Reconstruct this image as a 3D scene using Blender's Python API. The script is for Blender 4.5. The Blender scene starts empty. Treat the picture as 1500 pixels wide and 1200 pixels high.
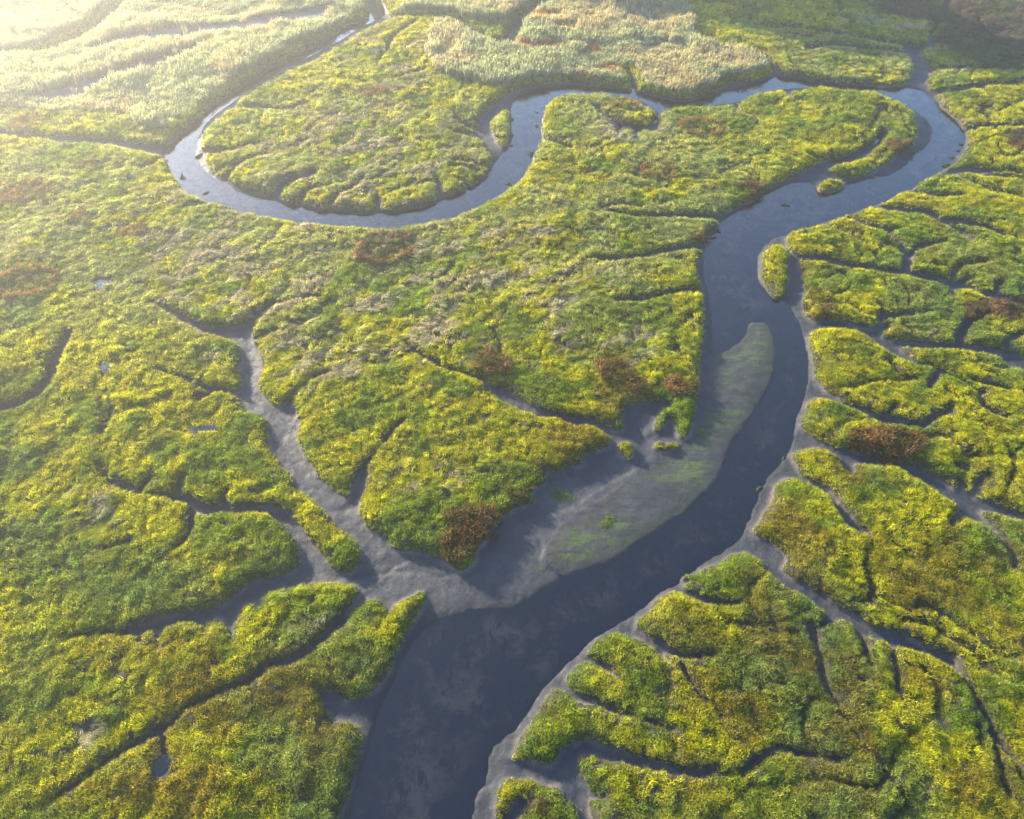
import bpy, math, random
import numpy as np

# ------------------------------------------------------------------ camera, sky, sun, exposure
SC = bpy.context.scene
H = 50.0                      # drone height above the marsh, metres
PITCH = math.radians(50.0)    # looking down
F = 1071.0 / 1500.0           # focal length / picture width
cam_d = bpy.data.cameras.new('camera')
cam = bpy.data.objects.new('camera', cam_d)
SC.collection.objects.link(cam)
cam.location = (0, 0, H)
cam.rotation_euler = (math.pi / 2 - PITCH, 0, 0)
cam_d.sensor_width = 36.0
cam_d.lens = 36.0 * F
cam_d.clip_start = 0.5
cam_d.clip_end = 6000
SC.camera = cam

SUN_AZ = math.radians(-45.0)  # left of straight ahead (+Y)
SUN_EL = math.radians(15.5)
w = bpy.data.worlds.new('World')
SC.world = w
w.use_nodes = True
nt = w.node_tree
bg = nt.nodes['Background']
sky = nt.nodes.new('ShaderNodeTexSky')
sky.sky_type = 'NISHITA'
sky.sun_disc = False
sky.sun_elevation = SUN_EL
sky.sun_rotation = SUN_AZ
sky.altitude = 0
sky.air_density = 1.0
sky.dust_density = 1.0
sky.ozone_density = 4.0
nt.links.new(sky.outputs['Color'], bg.inputs['Color'])
bg.inputs['Strength'].default_value = 0.15

sun_d = bpy.data.lights.new('sun', 'SUN')
sun_d.energy = 5.0
sun_d.angle = math.radians(0.6)
sun_d.color = (1.0, 0.87, 0.66)
sun = bpy.data.objects.new('sun', sun_d)
SC.collection.objects.link(sun)
sdir = (math.sin(SUN_AZ) * math.cos(SUN_EL), math.cos(SUN_AZ) * math.cos(SUN_EL), math.sin(SUN_EL))
import mathutils
sun.rotation_euler = mathutils.Vector(sdir).to_track_quat('Z', 'Y').to_euler()
sun.location = (-60, 40, 90)

SC.view_settings.view_transform = 'Standard'
SC.view_settings.look = 'None'
SC.view_settings.gamma = 1.0
SC.view_settings.exposure = 2.78
HAZE_DENSITY = 0.00125
HAZE_G = 0.82
cy = SC.cycles
cy.max_bounces = 5
cy.diffuse_bounces = 2
cy.glossy_bounces = 2
cy.transmission_bounces = 3
cy.transparent_max_bounces = 6
cy.volume_bounces = 0
cy.caustics_reflective = False
cy.caustics_refractive = False
cy.sample_clamp_indirect = 4.0
cy.denoising_prefilter = 'NONE'

RNG = np.random.default_rng(7)
random.seed(7)
COL = SC.collection

# ------------------------------------------------------------------ helpers
SP, CP = math.sin(PITCH), math.cos(PITCH)

def ground(pts, z=0.25):
    """points of the photograph (1500 x 1200) -> points of the ground plane at height z"""
    p = np.asarray(pts, float).reshape(-1, 2)
    X = (p[:, 0] - 750) / 1071.0
    Y = -(p[:, 1] - 600) / 1071.0
    rz = -SP + Y * CP
    ry = CP + Y * SP
    t = (z - H) / rz
    return np.stack([X * t, ry * t], 1)

def depth_at(x, y, z=0.0):
    return y * CP - (z - H) * SP

def pixel(x, y, z=0.0):
    d = y * CP - (z - H) * SP
    u = 750 + 1071 * x / d
    v = 600 - 1071 * (y * SP + (z - H) * CP) / d
    return u, v

def chaikin(P, n=2, closed=True):
    P = np.asarray(P, float)
    for _ in range(n):
        if closed:
            Q = np.roll(P, -1, 0)
            A = .75 * P + .25 * Q
            B = .25 * P + .75 * Q
            P = np.stack([A, B], 1).reshape(-1, P.shape[1])
        else:
            A = .75 * P[:-1] + .25 * P[1:]
            B = .25 * P[:-1] + .75 * P[1:]
            P = np.concatenate([P[:1], np.stack([A, B], 1).reshape(-1, P.shape[1]), P[-1:]])
    return P

TAB = RNG.random((512, 512))

def vn(x, y, s, seed=0):
    """smooth value noise 0..1, feature size s"""
    x = x / s + seed * 17.31 + 200
    y = y / s + seed * 9.17 + 200
    ix = np.floor(x).astype(np.int64); iy = np.floor(y).astype(np.int64)
    fx = x - ix; fy = y - iy
    fx = fx * fx * fx * (fx * (fx * 6 - 15) + 10); fy = fy * fy * fy * (fy * (fy * 6 - 15) + 10)
    a = TAB[iy & 511, ix & 511]; b = TAB[iy & 511, (ix + 1) & 511]
    c = TAB[(iy + 1) & 511, ix & 511]; d = TAB[(iy + 1) & 511, (ix + 1) & 511]
    return (a * (1 - fx) + b * fx) * (1 - fy) + (c * (1 - fx) + d * fx) * fy

def fbm(x, y, s, oct=3, seed=0, gain=.5):
    t = 0; a = 1; n = 0
    for i in range(oct):
        # turn each octave so that the lattice never shows
        c_, s_ = math.cos(.6 + i * 1.1 + seed), math.sin(.6 + i * 1.1 + seed)
        t = t + a * vn(c_ * x - s_ * y, s_ * x + c_ * y, s / 2 ** i, seed * 3 + i); n += a; a *= gain
    return t / n

def sstep(a, b, x):
    t = np.clip((x - a) / (b - a), 0, 1)
    return t * t * (3 - 2 * t)

def tag(o, label=None, cat=None, group=None, kind=None):
    if label: o['label'] = label
    if cat: o['category'] = cat
    if group: o['group'] = group
    if kind: o['kind'] = kind
    return o

def mesh_obj(name, verts, faces=None, mat=None, loops=None, counts=None, smooth=False, link=True, collection=None):
    me = bpy.data.meshes.new(name)
    if loops is None:
        me.from_pydata([tuple(v) for v in verts], [], faces or [])
    else:
        verts = np.asarray(verts, np.float32)
        me.vertices.add(len(verts)); me.vertices.foreach_set('co', verts.ravel())
        loops = np.asarray(loops, np.int32).ravel()
        counts = np.asarray(counts, np.int32)
        if len(counts):
          me.loops.add(len(loops)); me.loops.foreach_set('vertex_index', loops)
          me.polygons.add(len(counts))
          starts = np.concatenate([[0], np.cumsum(counts)[:-1]]).astype(np.int32)
          me.polygons.foreach_set('loop_start', starts)
        if smooth:
            me.polygons.foreach_set('use_smooth', np.ones(len(counts), bool))
        me.update(calc_edges=True)
    if mat: me.materials.append(mat)
    o = bpy.data.objects.new(name, me)
    if collection is not None: collection.objects.link(o)
    elif link: COL.objects.link(o)
    return o

def add_attr(me, name, data, kind='FLOAT'):
    a = me.attributes.new(name, kind, 'POINT')
    if kind == 'FLOAT': a.data.foreach_set('value', np.asarray(data, np.float32).ravel())
    elif kind == 'INT': a.data.foreach_set('value', np.asarray(data, np.int32).ravel())
    elif kind == 'FLOAT_COLOR': a.data.foreach_set('color', np.asarray(data, np.float32).ravel())
    else: a.data.foreach_set('vector', np.asarray(data, np.float32).ravel())

class NT:
    """short hand for material node trees"""
    def __init__(self, name):
        self.m = bpy.data.materials.new(name); self.m.use_nodes = True
        self.t = self.m.node_tree; self.t.nodes.clear()
        self.out = self.t.nodes.new('ShaderNodeOutputMaterial')
    def n(self, typ, **kw):
        nd = self.t.nodes.new(typ)
        for k, v in kw.items():
            if hasattr(nd, k) and k not in nd.inputs: setattr(nd, k, v)
            else: self.set(nd, k, v)
        return nd
    def set(self, nd, k, v):
        s = nd.inputs[k]
        if hasattr(v, 'is_output') or isinstance(v, bpy.types.NodeSocket): self.t.links.new(v, s)
        else: s.default_value = v
    def mix(self, f, a, b, blend='MIX'):
        nd = self.t.nodes.new('ShaderNodeMix'); nd.data_type = 'RGBA'; nd.blend_type = blend
        for s, v in ((nd.inputs[0], f), (nd.inputs[6], a), (nd.inputs[7], b)):
            if isinstance(v, bpy.types.NodeSocket): self.t.links.new(v, s)
            else: s.default_value = v if not isinstance(v, tuple) else (*v, 1) if len(v) == 3 else v
        return nd.outputs[2]
    def math(self, op, a, b=0.0, c=None):
        nd = self.t.nodes.new('ShaderNodeMath'); nd.operation = op
        for i, v in enumerate((a, b) if c is None else (a, b, c)):
            if isinstance(v, bpy.types.NodeSocket): self.t.links.new(v, nd.inputs[i])
            else: nd.inputs[i].default_value = v
        return nd.outputs[0]
    def ramp(self, f, lo, hi):
        nd = self.t.nodes.new('ShaderNodeMapRange'); nd.interpolation_type = 'SMOOTHSTEP'
        self.t.links.new(f, nd.inputs[0]); nd.inputs[1].default_value = lo; nd.inputs[2].default_value = hi
        return nd.outputs[0]
    def attr(self, name, typ='GEOMETRY'):
        nd = self.t.nodes.new('ShaderNodeAttribute'); nd.attribute_name = name; nd.attribute_type = typ
        return nd
    def noise(self, scale, detail=4, rough=.55, vec=None, dist=0.0):
        nd = self.t.nodes.new('ShaderNodeTexNoise')
        nd.inputs['Scale'].default_value = scale; nd.inputs['Detail'].default_value = detail
        nd.inputs['Roughness'].default_value = rough; nd.inputs['Distortion'].default_value = dist
        if vec is not None: self.t.links.new(vec, nd.inputs['Vector'])
        return nd.outputs['Fac']
    def pos(self, scale=None, rotz=0.0):
        g = self.t.nodes.new('ShaderNodeNewGeometry').outputs['Position']
        if scale is None: return g
        mp = self.t.nodes.new('ShaderNodeMapping'); self.t.links.new(g, mp.inputs['Vector'])
        mp.inputs['Scale'].default_value = scale; mp.inputs['Rotation'].default_value = (0, 0, rotz)
        return mp.outputs['Vector']
    def surf(self, s): self.t.links.new(s, self.out.inputs['Surface'])

# ------------------------------------------------------------------ what was traced from the photograph
CHANNEL = [(530,-20),(533,0),(543,16),(500,32),(473,50),(433,70),(383,97),(333,127),(300,150),(283,170),(260,187),(240,208),(238,220),(241,233),(248,252),(270,275),
(302,290),(323,295),(357,305),(390,315),(433,318),(500,327),(560,329),(620,323),(667,312),(713,290),(753,267),(780,233),(795,197),(795,167),(800,147),(820,135),(847,133),(880,133),
(917,137),(943,150),(962,157),(968,164),(980,155),(1000,152),(1033,153),(1073,148),(1110,133),(1143,127),(1157,128),(1187,123),(1233,127),(1283,132),(1323,147),(1343,163),(1348,187),(1340,207),(1320,220),(1290,237),(1257,253),
(1247,252),(1217,247),(1217,238),(1260,230),(1287,213),(1300,197),(1303,187),(1290,182),(1288,193),(1267,213),(1220,223),(1187,237),(1150,257),(1130,267),(1087,292),(1053,308),(1055,317),(1043,333),(1030,353),(1022,367),(1025,400),(1030,427),
(1033,463),(1033,487),(1025,517),(1023,543),(1025,560),(1022,590),(1018,615),(1008,636),(1002,637),(997,620),(995,605),(980,603),(968,622),(958,622),(962,605),(970,592),(990,588),(975,578),(943,583),(920,582),(913,593),(918,620),(910,625),(890,613),
(867,604),(820,600),(790,592),(767,577),(747,563),(723,558),(713,550),(700,543),(710,561),(733,577),(757,595),(767,600),(820,610),(833,617),(867,617),(897,633),(897,647),(853,653),(853,680),(833,673),(820,683),(797,680),(797,700),(783,710),
(783,730),(740,747),(713,760),(707,787),(695,800),(693,813),(677,830),(647,813),(633,807),(613,797),(577,797),(572,790),(557,777),(522,750),(530,730),(528,720),(537,690),(543,660),(562,640),(533,670),(510,707),(505,727),(500,720),
(467,690),(457,673),(443,653),(433,630),(440,610),(427,600),(427,567),(458,549),(417,577),(407,585),(377,570),(380,547),(383,523),(377,500),(370,490),(362,472),(393,447),(443,433),(392,443),(420,417),(423,407),
(413,427),(380,450),(333,473),(300,472),(267,457),(240,443),(213,432),(237,450),(273,475),(337,487),(348,510),(352,537),(348,557),(340,563),(313,560),(277,553),(300,567),(343,573),(350,587),(367,600),(390,610),(393,647),(417,683),(443,720),
(483,753),(500,770),(532,807),(533,817),(513,832),(500,827),(467,810),(457,800),(443,777),(423,743),(367,733),(330,737),(300,732),(280,720),(257,717),(230,722),(200,716),(233,726),(277,733),(283,750),(300,747),(320,750),(367,747),(400,753),
(420,777),(430,800),(433,813),(437,825),(400,837),(353,845),(357,853),(333,877),(283,887),(240,900),(200,910),(163,919),(167,924),(193,923),(198,937),(204,923),(223,923),(222,958),(233,917),(257,907),(293,907),(298,925),(301,905),(320,902),
(333,927),(335,947),(340,900),(353,880),(370,877),(376,887),(377,867),(400,857),(450,843),(500,850),(527,857),(500,890),(497,893),(477,917),(433,950),(400,967),(333,997),(283,1020),(220,1060),(173,1093),(136,1122),(140,1126),(178,1099),(227,1067),
(288,1027),(338,1004),(400,977),(447,960),(500,917),(520,883),(547,872),(560,880),(557,900),(567,903),(570,883),(610,863),(627,863),(617,893),(587,933),(573,973),(547,1007),(517,1020),(500,1018),(475,1006),(462,1013),(477,1033),(480,1057),
(500,1053),(517,1057),(527,1073),(520,1100),(507,1133),(503,1167),(490,1200),(470,1290),
(880,1290),(867,1200),(863,1187),(863,1173),(890,1173),(873,1160),(853,1137),(852,1110),(867,1103),(917,1113),(967,1127),(1000,1130),(1020,1138),(1050,1131),(1090,1131),(1050,1125),(1000,1119),(953,1103),(920,1097),(883,1087),(847,1075),(830,1077),
(815,1100),(807,1113),(780,1113),(777,1102),(748,1105),(753,1097),(780,1053),(790,1030),(810,1008),(835,1014),(860,1023),(900,1041),(947,1054),(900,1030),(860,1010),(830,1003),(830,983),(853,965),(870,965),(895,980),(912,1000),(899,973),(870,958),
(863,950),(890,927),(910,919),(940,935),(965,953),(1000,970),(978,952),(963,933),(927,908),(947,887),(980,867),(1000,862),(1020,870),(1045,886),(1022,865),(1007,850),(1027,833),(1083,802),(1100,800),(1117,813),(1123,830),(1147,850),(1187,870),
(1210,890),(1213,900),(1200,917),(1227,907),(1250,910),(1260,930),(1268,944),(1270,928),(1277,925),(1300,932),(1313,940),(1350,950),(1383,962),(1400,973),(1410,990),(1430,1030),(1447,1057),(1473,1100),(1500,1150),(1503,1146),(1478,1096),(1453,1054),
(1421,993),(1407,960),(1397,950),(1357,930),(1333,927),(1300,913),(1267,900),(1233,883),(1217,867),(1187,850),(1157,833),(1147,830),(1160,810),(1140,793),(1113,777),(1110,767),(1117,750),(1133,727),(1150,700),(1160,692),(1175,698),(1197,709),
(1218,722),(1231,745),(1248,772),(1283,785),(1262,765),(1245,742),(1235,720),(1207,702),(1193,699),(1173,687),(1163,667),(1173,653),(1190,648),(1210,653),(1247,670),(1287,673),(1327,683),(1367,707),(1397,727),(1417,735),(1410,753),(1391,772),
(1416,757),(1433,753),(1467,783),(1477,800),(1486,832),(1491,828),(1484,797),(1474,777),(1437,740),(1470,746),(1500,758),(1560,780),(1560,765),(1500,746),(1467,733),(1433,720),(1413,710),(1377,693),(1350,677),(1333,670),(1283,657),(1247,647),
(1213,647),(1200,633),(1183,627),(1183,607),(1187,577),(1210,572),(1240,588),(1270,604),(1287,613),(1317,619),(1350,619),(1369,610),(1333,613),(1307,602),(1267,592),(1240,580),(1213,563),(1197,547),(1200,530),(1193,500),(1187,480),(1215,476),
(1247,475),(1277,487),(1283,497),(1307,508),(1323,520),(1370,533),(1383,541),(1417,553),(1437,574),(1444,570),(1400,542),(1363,527),(1333,513),(1317,499),(1360,504),(1400,505),(1463,513),(1500,532),(1560,556),(1560,535),(1500,510),(1477,502),
(1433,499),(1410,497),(1333,491),(1300,487),(1293,480),(1311,464),(1290,467),(1267,472),(1233,461),(1220,460),(1200,463),(1183,447),(1183,417),(1177,400),(1180,393),(1170,371),(1185,375),(1230,386),(1300,395),(1360,401),(1420,411),(1452,423),
(1420,405),(1360,394),(1327,390),(1283,387),(1233,377),(1187,367),(1160,363),(1153,343),(1157,337),(1207,320),(1247,307),(1290,293),(1333,273),(1360,257),(1397,240),(1417,220),(1427,197),(1417,178),(1410,167),(1387,150),(1377,133),
(1367,127),(1362,110),(1373,97),(1357,80),(1353,68),(1370,63),(1380,53),(1368,50),(1370,40),(1387,20),(1400,-20),(1390,-20),(1380,20),(1370,33),(1358,47),(1362,60),(1330,62),(1325,67),(1333,77),(1343,93),(1333,107),(1327,120),
(1267,115),(1200,110),(1143,100),(1137,97),(1130,107),(1063,113),(1063,121),(1033,133),(1000,139),(933,125),(900,117),(833,113),(800,115),(760,123),(730,137),(707,160),(693,177),(697,190),(713,207),(722,227),(713,247),(687,267),
(647,283),(600,297),(547,300),(500,297),(443,293),(400,280),(353,267),(333,260),(313,247),(297,230),(300,220),(293,207),(297,187),(314,170),(334,156),(348,144),(388,118),(447,89),(497,64),(529,42),(562,29),(576,24),(562,0),(556,-20)]
# side channel with its fingers behind the small headland
EXTRA = [
 [(873,150),(888,163),(903,170),(930,178),(955,176),(962,158),(969,164),(966,178),(960,190),(937,184),(938,203),(932,206),(929,186),(912,182),(910,194),(903,196),(902,180),(885,168),(870,154)],
]
# grass islands standing in the channel: name, points
ISLETS = [
 ('midstream', [(717,177),(730,160),(745,155),(747,167),(746,197),(740,208),(728,203),(725,190)]),
 ('finger', [(1119,367),(1133,352),(1146,352),(1156,362),(1158,400),(1150,426),(1140,428),(1122,408),(1117,393)]),
 ('point', [(1197,269),(1213,255),(1236,258),(1243,266),(1222,271)]),
 ('hookfoot', [(960,643),(972,638),(997,642),(994,649),(962,652)]),
 ('boot', [(909,641),(927,642),(929,653),(929,667),(916,664),(909,652)]),
 ('wedge', [(807,703),(818,703),(832,713),(848,718),(826,727),(813,724)]),
 ('bank', [(877,762),(890,748),(903,746),(900,757),(885,769)]),
 ('spot1', [(819,781),(826,774),(836,775),(834,783),(824,785)]), ('spot2', [(836,772),(841,764),(848,766),(846,775),(838,778)]), ('spot3', [(861,750),(866,745),(872,748),(867,753)]),
 ('spot4', [(783,805),(788,799),(794,803),(790,808)]), ('spot5', [(779,825),(786,818),(798,819),(796,827),(785,829)]), ('spot6', [(1022,630),(1030,618),(1036,622),(1032,632)]),
 ('outlier', [(1003,838),(1012,832),(1025,833),(1020,840),(1006,843)]),
 ('ringislet', [(738,1141),(753,1137),(793,1144),(817,1149),(828,1163),(840,1173),(848,1196),(846,1230),(738,1230),(725,1195),(730,1163)]),
]
RING_POOL = [(752,1166),(762,1158),(782,1161),(779,1172),(757,1190),(752,1212),(736,1205),(738,1190)]

WATER = [
 # upper loop and the right-hand bend, one sheet down to the bar
 [(545,-20),(548,5),(543,20),(513,38),(483,50),(440,74),(393,100),(350,128),(305,150),(285,175),(262,195),(246,215),(240,233),(244,255),(262,280),(300,295),(357,312),(433,328),(500,336),(560,337),(620,332),(667,320),(713,298),(757,272),(785,240),(800,200),(800,170),(806,152),(825,140),(880,138),
  (925,142),(955,156),(972,170),(985,160),(1000,158),(1073,153),(1110,138),(1143,131),(1187,128),(1233,131),(1283,137),(1318,149),(1343,163),(1360,177),(1367,193),(1360,213),(1333,233),(1325,247),(1290,263),(1247,267),(1233,274),(1200,277),(1180,264),(1127,276),(1087,299),(1060,319),(1036,347),(1028,367),(1030,400),(1036,430),(1040,463),(1042,495),
  (1047,516),(1077,509),(1092,493),(1094,474),(1107,471),(1127,475),(1137,507),(1137,533),(1123,577),(1093,620),(1067,647),(1062,677),(1043,717),(1000,755),(943,785),(927,803),(877,828),(833,842),(790,865),(757,890),(713,892),(657,899),(633,912),(602,940),(583,987),(560,1027),(540,1083),(527,1133),(510,1200),(485,1300),
  (670,1300),(692,1200),(698,1170),(714,1138),(714,1120),(722,1094),(732,1091),(743,1080),(770,1057),(780,1030),(808,1000),(827,980),(860,950),(903,913),(943,890),(977,867),(1000,853),(1020,830),(1083,798),(1100,760),(1113,730),(1117,710),(1147,677),(1160,660),(1163,640),(1173,600),(1183,567),(1185,533),(1182,510),(1173,477),(1163,457),(1147,437),(1115,420),(1110,400),(1112,375),(1125,352),(1150,346),
  (1157,344),(1210,326),(1250,312),(1292,298),(1335,278),(1362,262),(1388,246),(1410,222),(1417,200),(1410,187),(1393,163),(1367,147),(1353,133),(1333,129),(1270,122),(1187,118),(1143,113),(1130,113),(1080,129),(1037,142),(1000,144),(940,132),(900,124),(833,124),(800,127),(767,137),(752,148),(748,160),(749,190),(750,210),
  (730,233),(707,260),(667,287),(610,307),(550,314),(500,311),(467,307),(400,295),(353,280),(313,260),(293,240),(287,228),(290,206),(299,185),(316,168),(336,154),(356,139),(396,113),(449,85),(496,61),(530,40),(568,22),(558,0),(553,-20)],
 [(1218,241),(1262,226),(1284,210),(1296,197),(1292,194),(1268,214),(1222,229)],
 [(905,172),(932,180),(957,178),(964,170),(966,160),(972,165),(962,182),(938,186),(937,202),(932,203),(930,187),(911,184),(909,194),(904,192)],
 [(740,58),(747,45),(752,37),(757,38),(750,50),(744,60)],
 [(-20,594),(0,589),(27,582),(60,560),(75,538),(79,540),(64,566),(30,589),(0,596),(-20,600)],
]
PUDDLES = [
 ('large pale puddle among the grass near the ringed rusty clump at the picture edge', [(134,411),(145,407),(163,406),(160,413),(148,417),(146,424),(142,418)]),
 ('small puddle in the grass below the pale one, beside no channel', [(151,536),(160,534),(159,543),(152,547)]),
 ('twin-lobed puddle in the marsh west of the branching creek', [(277,625),(290,627),(303,621),(314,622),(311,629),(296,629),(287,633),(279,631)]),
 ('deep blue leaf-shaped pool near the bottom corner creek', [(222,1141),(229,1127),(240,1109),(254,1116),(248,1130),(233,1141)]),
]
BAR_HEAD = [(1047,517),(1077,510),(1093,493),(1093,473),(1107,470),(1127,475),(1137,507),(1137,533),(1123,577),(1093,620),(1067,647),(1063,677),(1043,717),(1000,755),(943,784),(927,803),(877,827),(833,841),(800,838),(790,815),(820,770),(870,735),(930,702),(985,662),(1020,640),(1038,590),(1042,545)]
# narrow creeks and cracks: points, width in picture pixels at the start and the end
CREEKS = [
 ([(-20,190),(0,192),(83,197),(150,201),(200,209),(240,216)],7,11),
 ([(185,-10),(160,15),(140,35),(100,56),(60,70),(0,78),(-30,82)],9,8),
 ([(800,-5),(775,14),(760,24),(750,42),(740,62)],5,12),
 ([(736,58),(713,54),(700,45),(672,30),(650,20),(610,20),(572,20)],9,5),
 ([(-20,597),(0,592),(28,585),(60,563),(77,538),(93,487)],9,4),
 ([(610,511),(640,530),(680,541),(705,548)],3,5), ([(723,478),(733,498),(730,512)],3,3),
 ([(870,374),(910,376),(940,371),(990,361),(1032,352)],3,6), ([(905,437),(940,437),(967,428),(1000,421),(1032,420)],3,5),
 ([(890,306),(930,312),(970,310),(1055,313)],3,7), ([(228,1064),(234,1090),(238,1110)],4,4),
 ([(610,27),(570,53),(567,70),(550,90)],4,3), ([(580,110),(605,103),(625,98)],3,2), ([(407,282),(412,270),(433,257),(455,250)],5,3), ([(551,300),(549,284)],5,3),
 ([(343,150),(380,153),(417,158),(445,148)],4,3), ([(300,225),(340,215),(380,205)],4,2), ([(313,246),(340,235),(372,228)],4,2),
 ([(1110,33),(1160,32),(1213,43),(1267,50),(1330,61)],3,4), ([(1187,65),(1213,60),(1267,65),(1330,69)],3,4), ([(1230,0),(1233,20),(1253,32)],3,3),
 ([(1366,97),(1400,97),(1450,97),(1510,98)],4,2), ([(1366,130),(1393,128),(1427,123),(1500,112)],6,3), ([(1420,182),(1447,180),(1510,177)],4,3),
 ([(1397,244),(1417,238),(1470,246),(1500,250)],5,3), ([(1340,272),(1380,284),(1402,283)],5,3), ([(1403,250),(1433,267),(1480,280),(1510,290)],4,3),
 ([(1288,296),(1317,302),(1360,310),(1377,320),(1407,333),(1425,346)],5,4), ([(1377,318),(1410,315),(1447,327),(1495,348)],4,3), ([(1245,309),(1277,323),(1300,333),(1333,363),(1330,388)],3,4),
 ([(1205,321),(1240,335),(1270,352)],3,2),
 ([(1410,496),(1413,477),(1432,459)],5,3), ([(1477,501),(1482,490),(1510,485)],5,4), ([(1290,468),(1296,452),(1290,440)],4,3), ([(1452,423),(1480,432),(1510,441)],5,5), ([(1400,412),(1420,403)],4,3),
 ([(1305,601),(1313,588)],4,3), ([(1440,570),(1447,590),(1470,602)],4,3), ([(1433,718),(1440,703),(1448,695)],5,3), ([(1245,668),(1252,680)],8,5), ([(1369,610),(1385,596),(1400,590)],3,2),
 ([(1187,918),(1197,947),(1213,1000),(1230,1027)],6,3), ([(1267,940),(1272,955),(1279,970)],6,3), ([(1315,943),(1318,980),(1320,1010)],5,3), ([(1433,1057),(1437,1090)],4,3), ([(1452,1063),(1460,1100),(1480,1163)],5,4),
 ([(1087,1131),(1110,1115),(1133,1098),(1153,1093),(1185,1102),(1233,1111)],5,4), ([(1000,972),(1027,1013),(1060,1048)],5,3), ([(947,1052),(985,1064)],4,2),
 ([(200,717),(170,700),(145,690)],4,2), ([(163,921),(130,926),(95,930)],5,2), ([(277,553),(230,536)],4,2), ([(443,433),(470,428)],3,2), ([(458,549),(480,540)],4,2), ([(372,488),(400,480)],5,3),
 ([(135,1124),(100,1150),(70,1170)],4,2), ([(275,733),(282,760),(268,790),(255,795)],5,3), ([(150,800),(190,790)],2,2), ([(795,197),(815,203),(835,213)],6,3), ([(697,190),(680,185)],4,2), ([(718,240),(690,232),(660,232)],4,2), ([(690,266),(670,258)],4,2),
 ([(1292,297),(1335,303),(1370,310),(1376,316),(1410,322),(1450,329),(1470,341)],9,4), ([(1376,317),(1395,328),(1412,338),(1423,347)],6,4), ([(1340,272),(1362,278),(1380,284),(1410,281)],8,4),
 ([(1402,249),(1425,261),(1450,272),(1463,279)],7,3), ([(1414,243),(1445,249),(1476,256),(1500,258)],6,3), ([(1246,312),(1265,322),(1284,330),(1312,332)],5,3), ([(1330,388),(1330,370),(1340,360),(1364,352),(1385,350)],9,3),
 ([(1328,369),(1312,356),(1300,352)],4,2), ([(1396,396),(1400,387),(1420,380),(1445,378)],5,3), ([(1332,397),(1372,402),(1410,412),(1438,423),(1470,432)],9,5), ([(1456,427),(1464,418),(1471,407)],6,3), ([(1396,425),(1406,414)],5,4),
 ([(1296,458),(1315,458),(1340,454),(1362,452)],7,3), ([(1406,494),(1408,474),(1428,460),(1450,455)],7,4), ([(1363,562),(1367,552),(1378,541)],5,7), ([(1350,618),(1372,606),(1389,598),(1398,588)],9,4), ([(1442,571),(1444,590),(1459,602),(1480,608)],6,3),
 ([(1425,552),(1440,556),(1466,564),(1480,566)],5,3), ([(1463,512),(1475,521),(1490,531)],6,3), ([(1414,707),(1411,695)],7,3), ([(1438,714),(1440,700),(1450,690)],8,4), ([(1243,672),(1247,684)],10,7),
 ([(336,151),(375,154),(416,157),(450,150)],5,3), ([(300,213),(322,217),(346,216)],6,3), ([(327,254),(340,241),(359,231),(394,221)],7,3), ([(400,280),(407,268),(418,258),(440,252),(460,248)],8,4), ([(438,286),(446,276),(460,270),(480,268)],6,3),
 ([(552,300),(551,284)],7,5), ([(486,292),(494,280),(514,270),(530,255)],5,3), ([(646,276),(641,262),(634,252)],7,3), ([(640,262),(615,264),(595,268)],4,2), ([(700,245),(680,237),(660,240)],6,3), ([(694,181),(680,178),(670,172),(664,160)],6,3), ([(700,195),(680,193),(664,190)],5,2),
 ([(0,592),(29,585),(60,563),(73,537),(82,507),(97,482)],10,7), ([(200,717),(185,713),(160,708),(150,686),(140,675)],6,3), ([(206,716),(212,705),(220,696)],6,3), ([(258,716),(262,705),(266,695)],6,3), ([(325,735),(322,724),(330,712)],6,3), ([(145,628),(158,610),(158,598)],4,3), ([(290,580),(300,572)],6,5),
 ([(1020,866),(1035,874),(1067,881),(1080,878)],8,4), ([(965,938),(985,951),(1015,957),(1045,954)],8,4), ([(1187,914),(1192,930),(1197,948)],9,5), ([(1124,35),(1160,35),(1190,40),(1249,48),(1290,56),(1330,61)],5,6), ([(1186,68),(1207,61),(1260,66),(1330,71)],5,6),
 ([(1372,96),(1410,96),(1450,97)],6,4), ([(1366,128),(1407,128),(1447,120),(1500,118)],9,4), ([(1420,182),(1450,180),(1500,179)],6,4), ([(1390,248),(1415,239),(1440,246),(1475,254)],9,4), ([(1075,148),(1085,160),(1100,165)],5,3), ([(1157,128),(1160,140),(1180,145)],6,3), ([(880,300),(910,296),(940,300)],3,2), ([(560,640),(575,620),(590,610)],5,2), ([(640,530),(610,512),(590,500)],4,2),
 ([(1137,98),(1130,84),(1115,75)],6,3), ([(930,124),(927,108),(915,98)],6,3), ([(237,222),(215,235),(205,242)],5,3), ([(302,292),(285,296),(262,302)],5,2), ([(357,306),(345,300),(330,300)],4,2),
]
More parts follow.
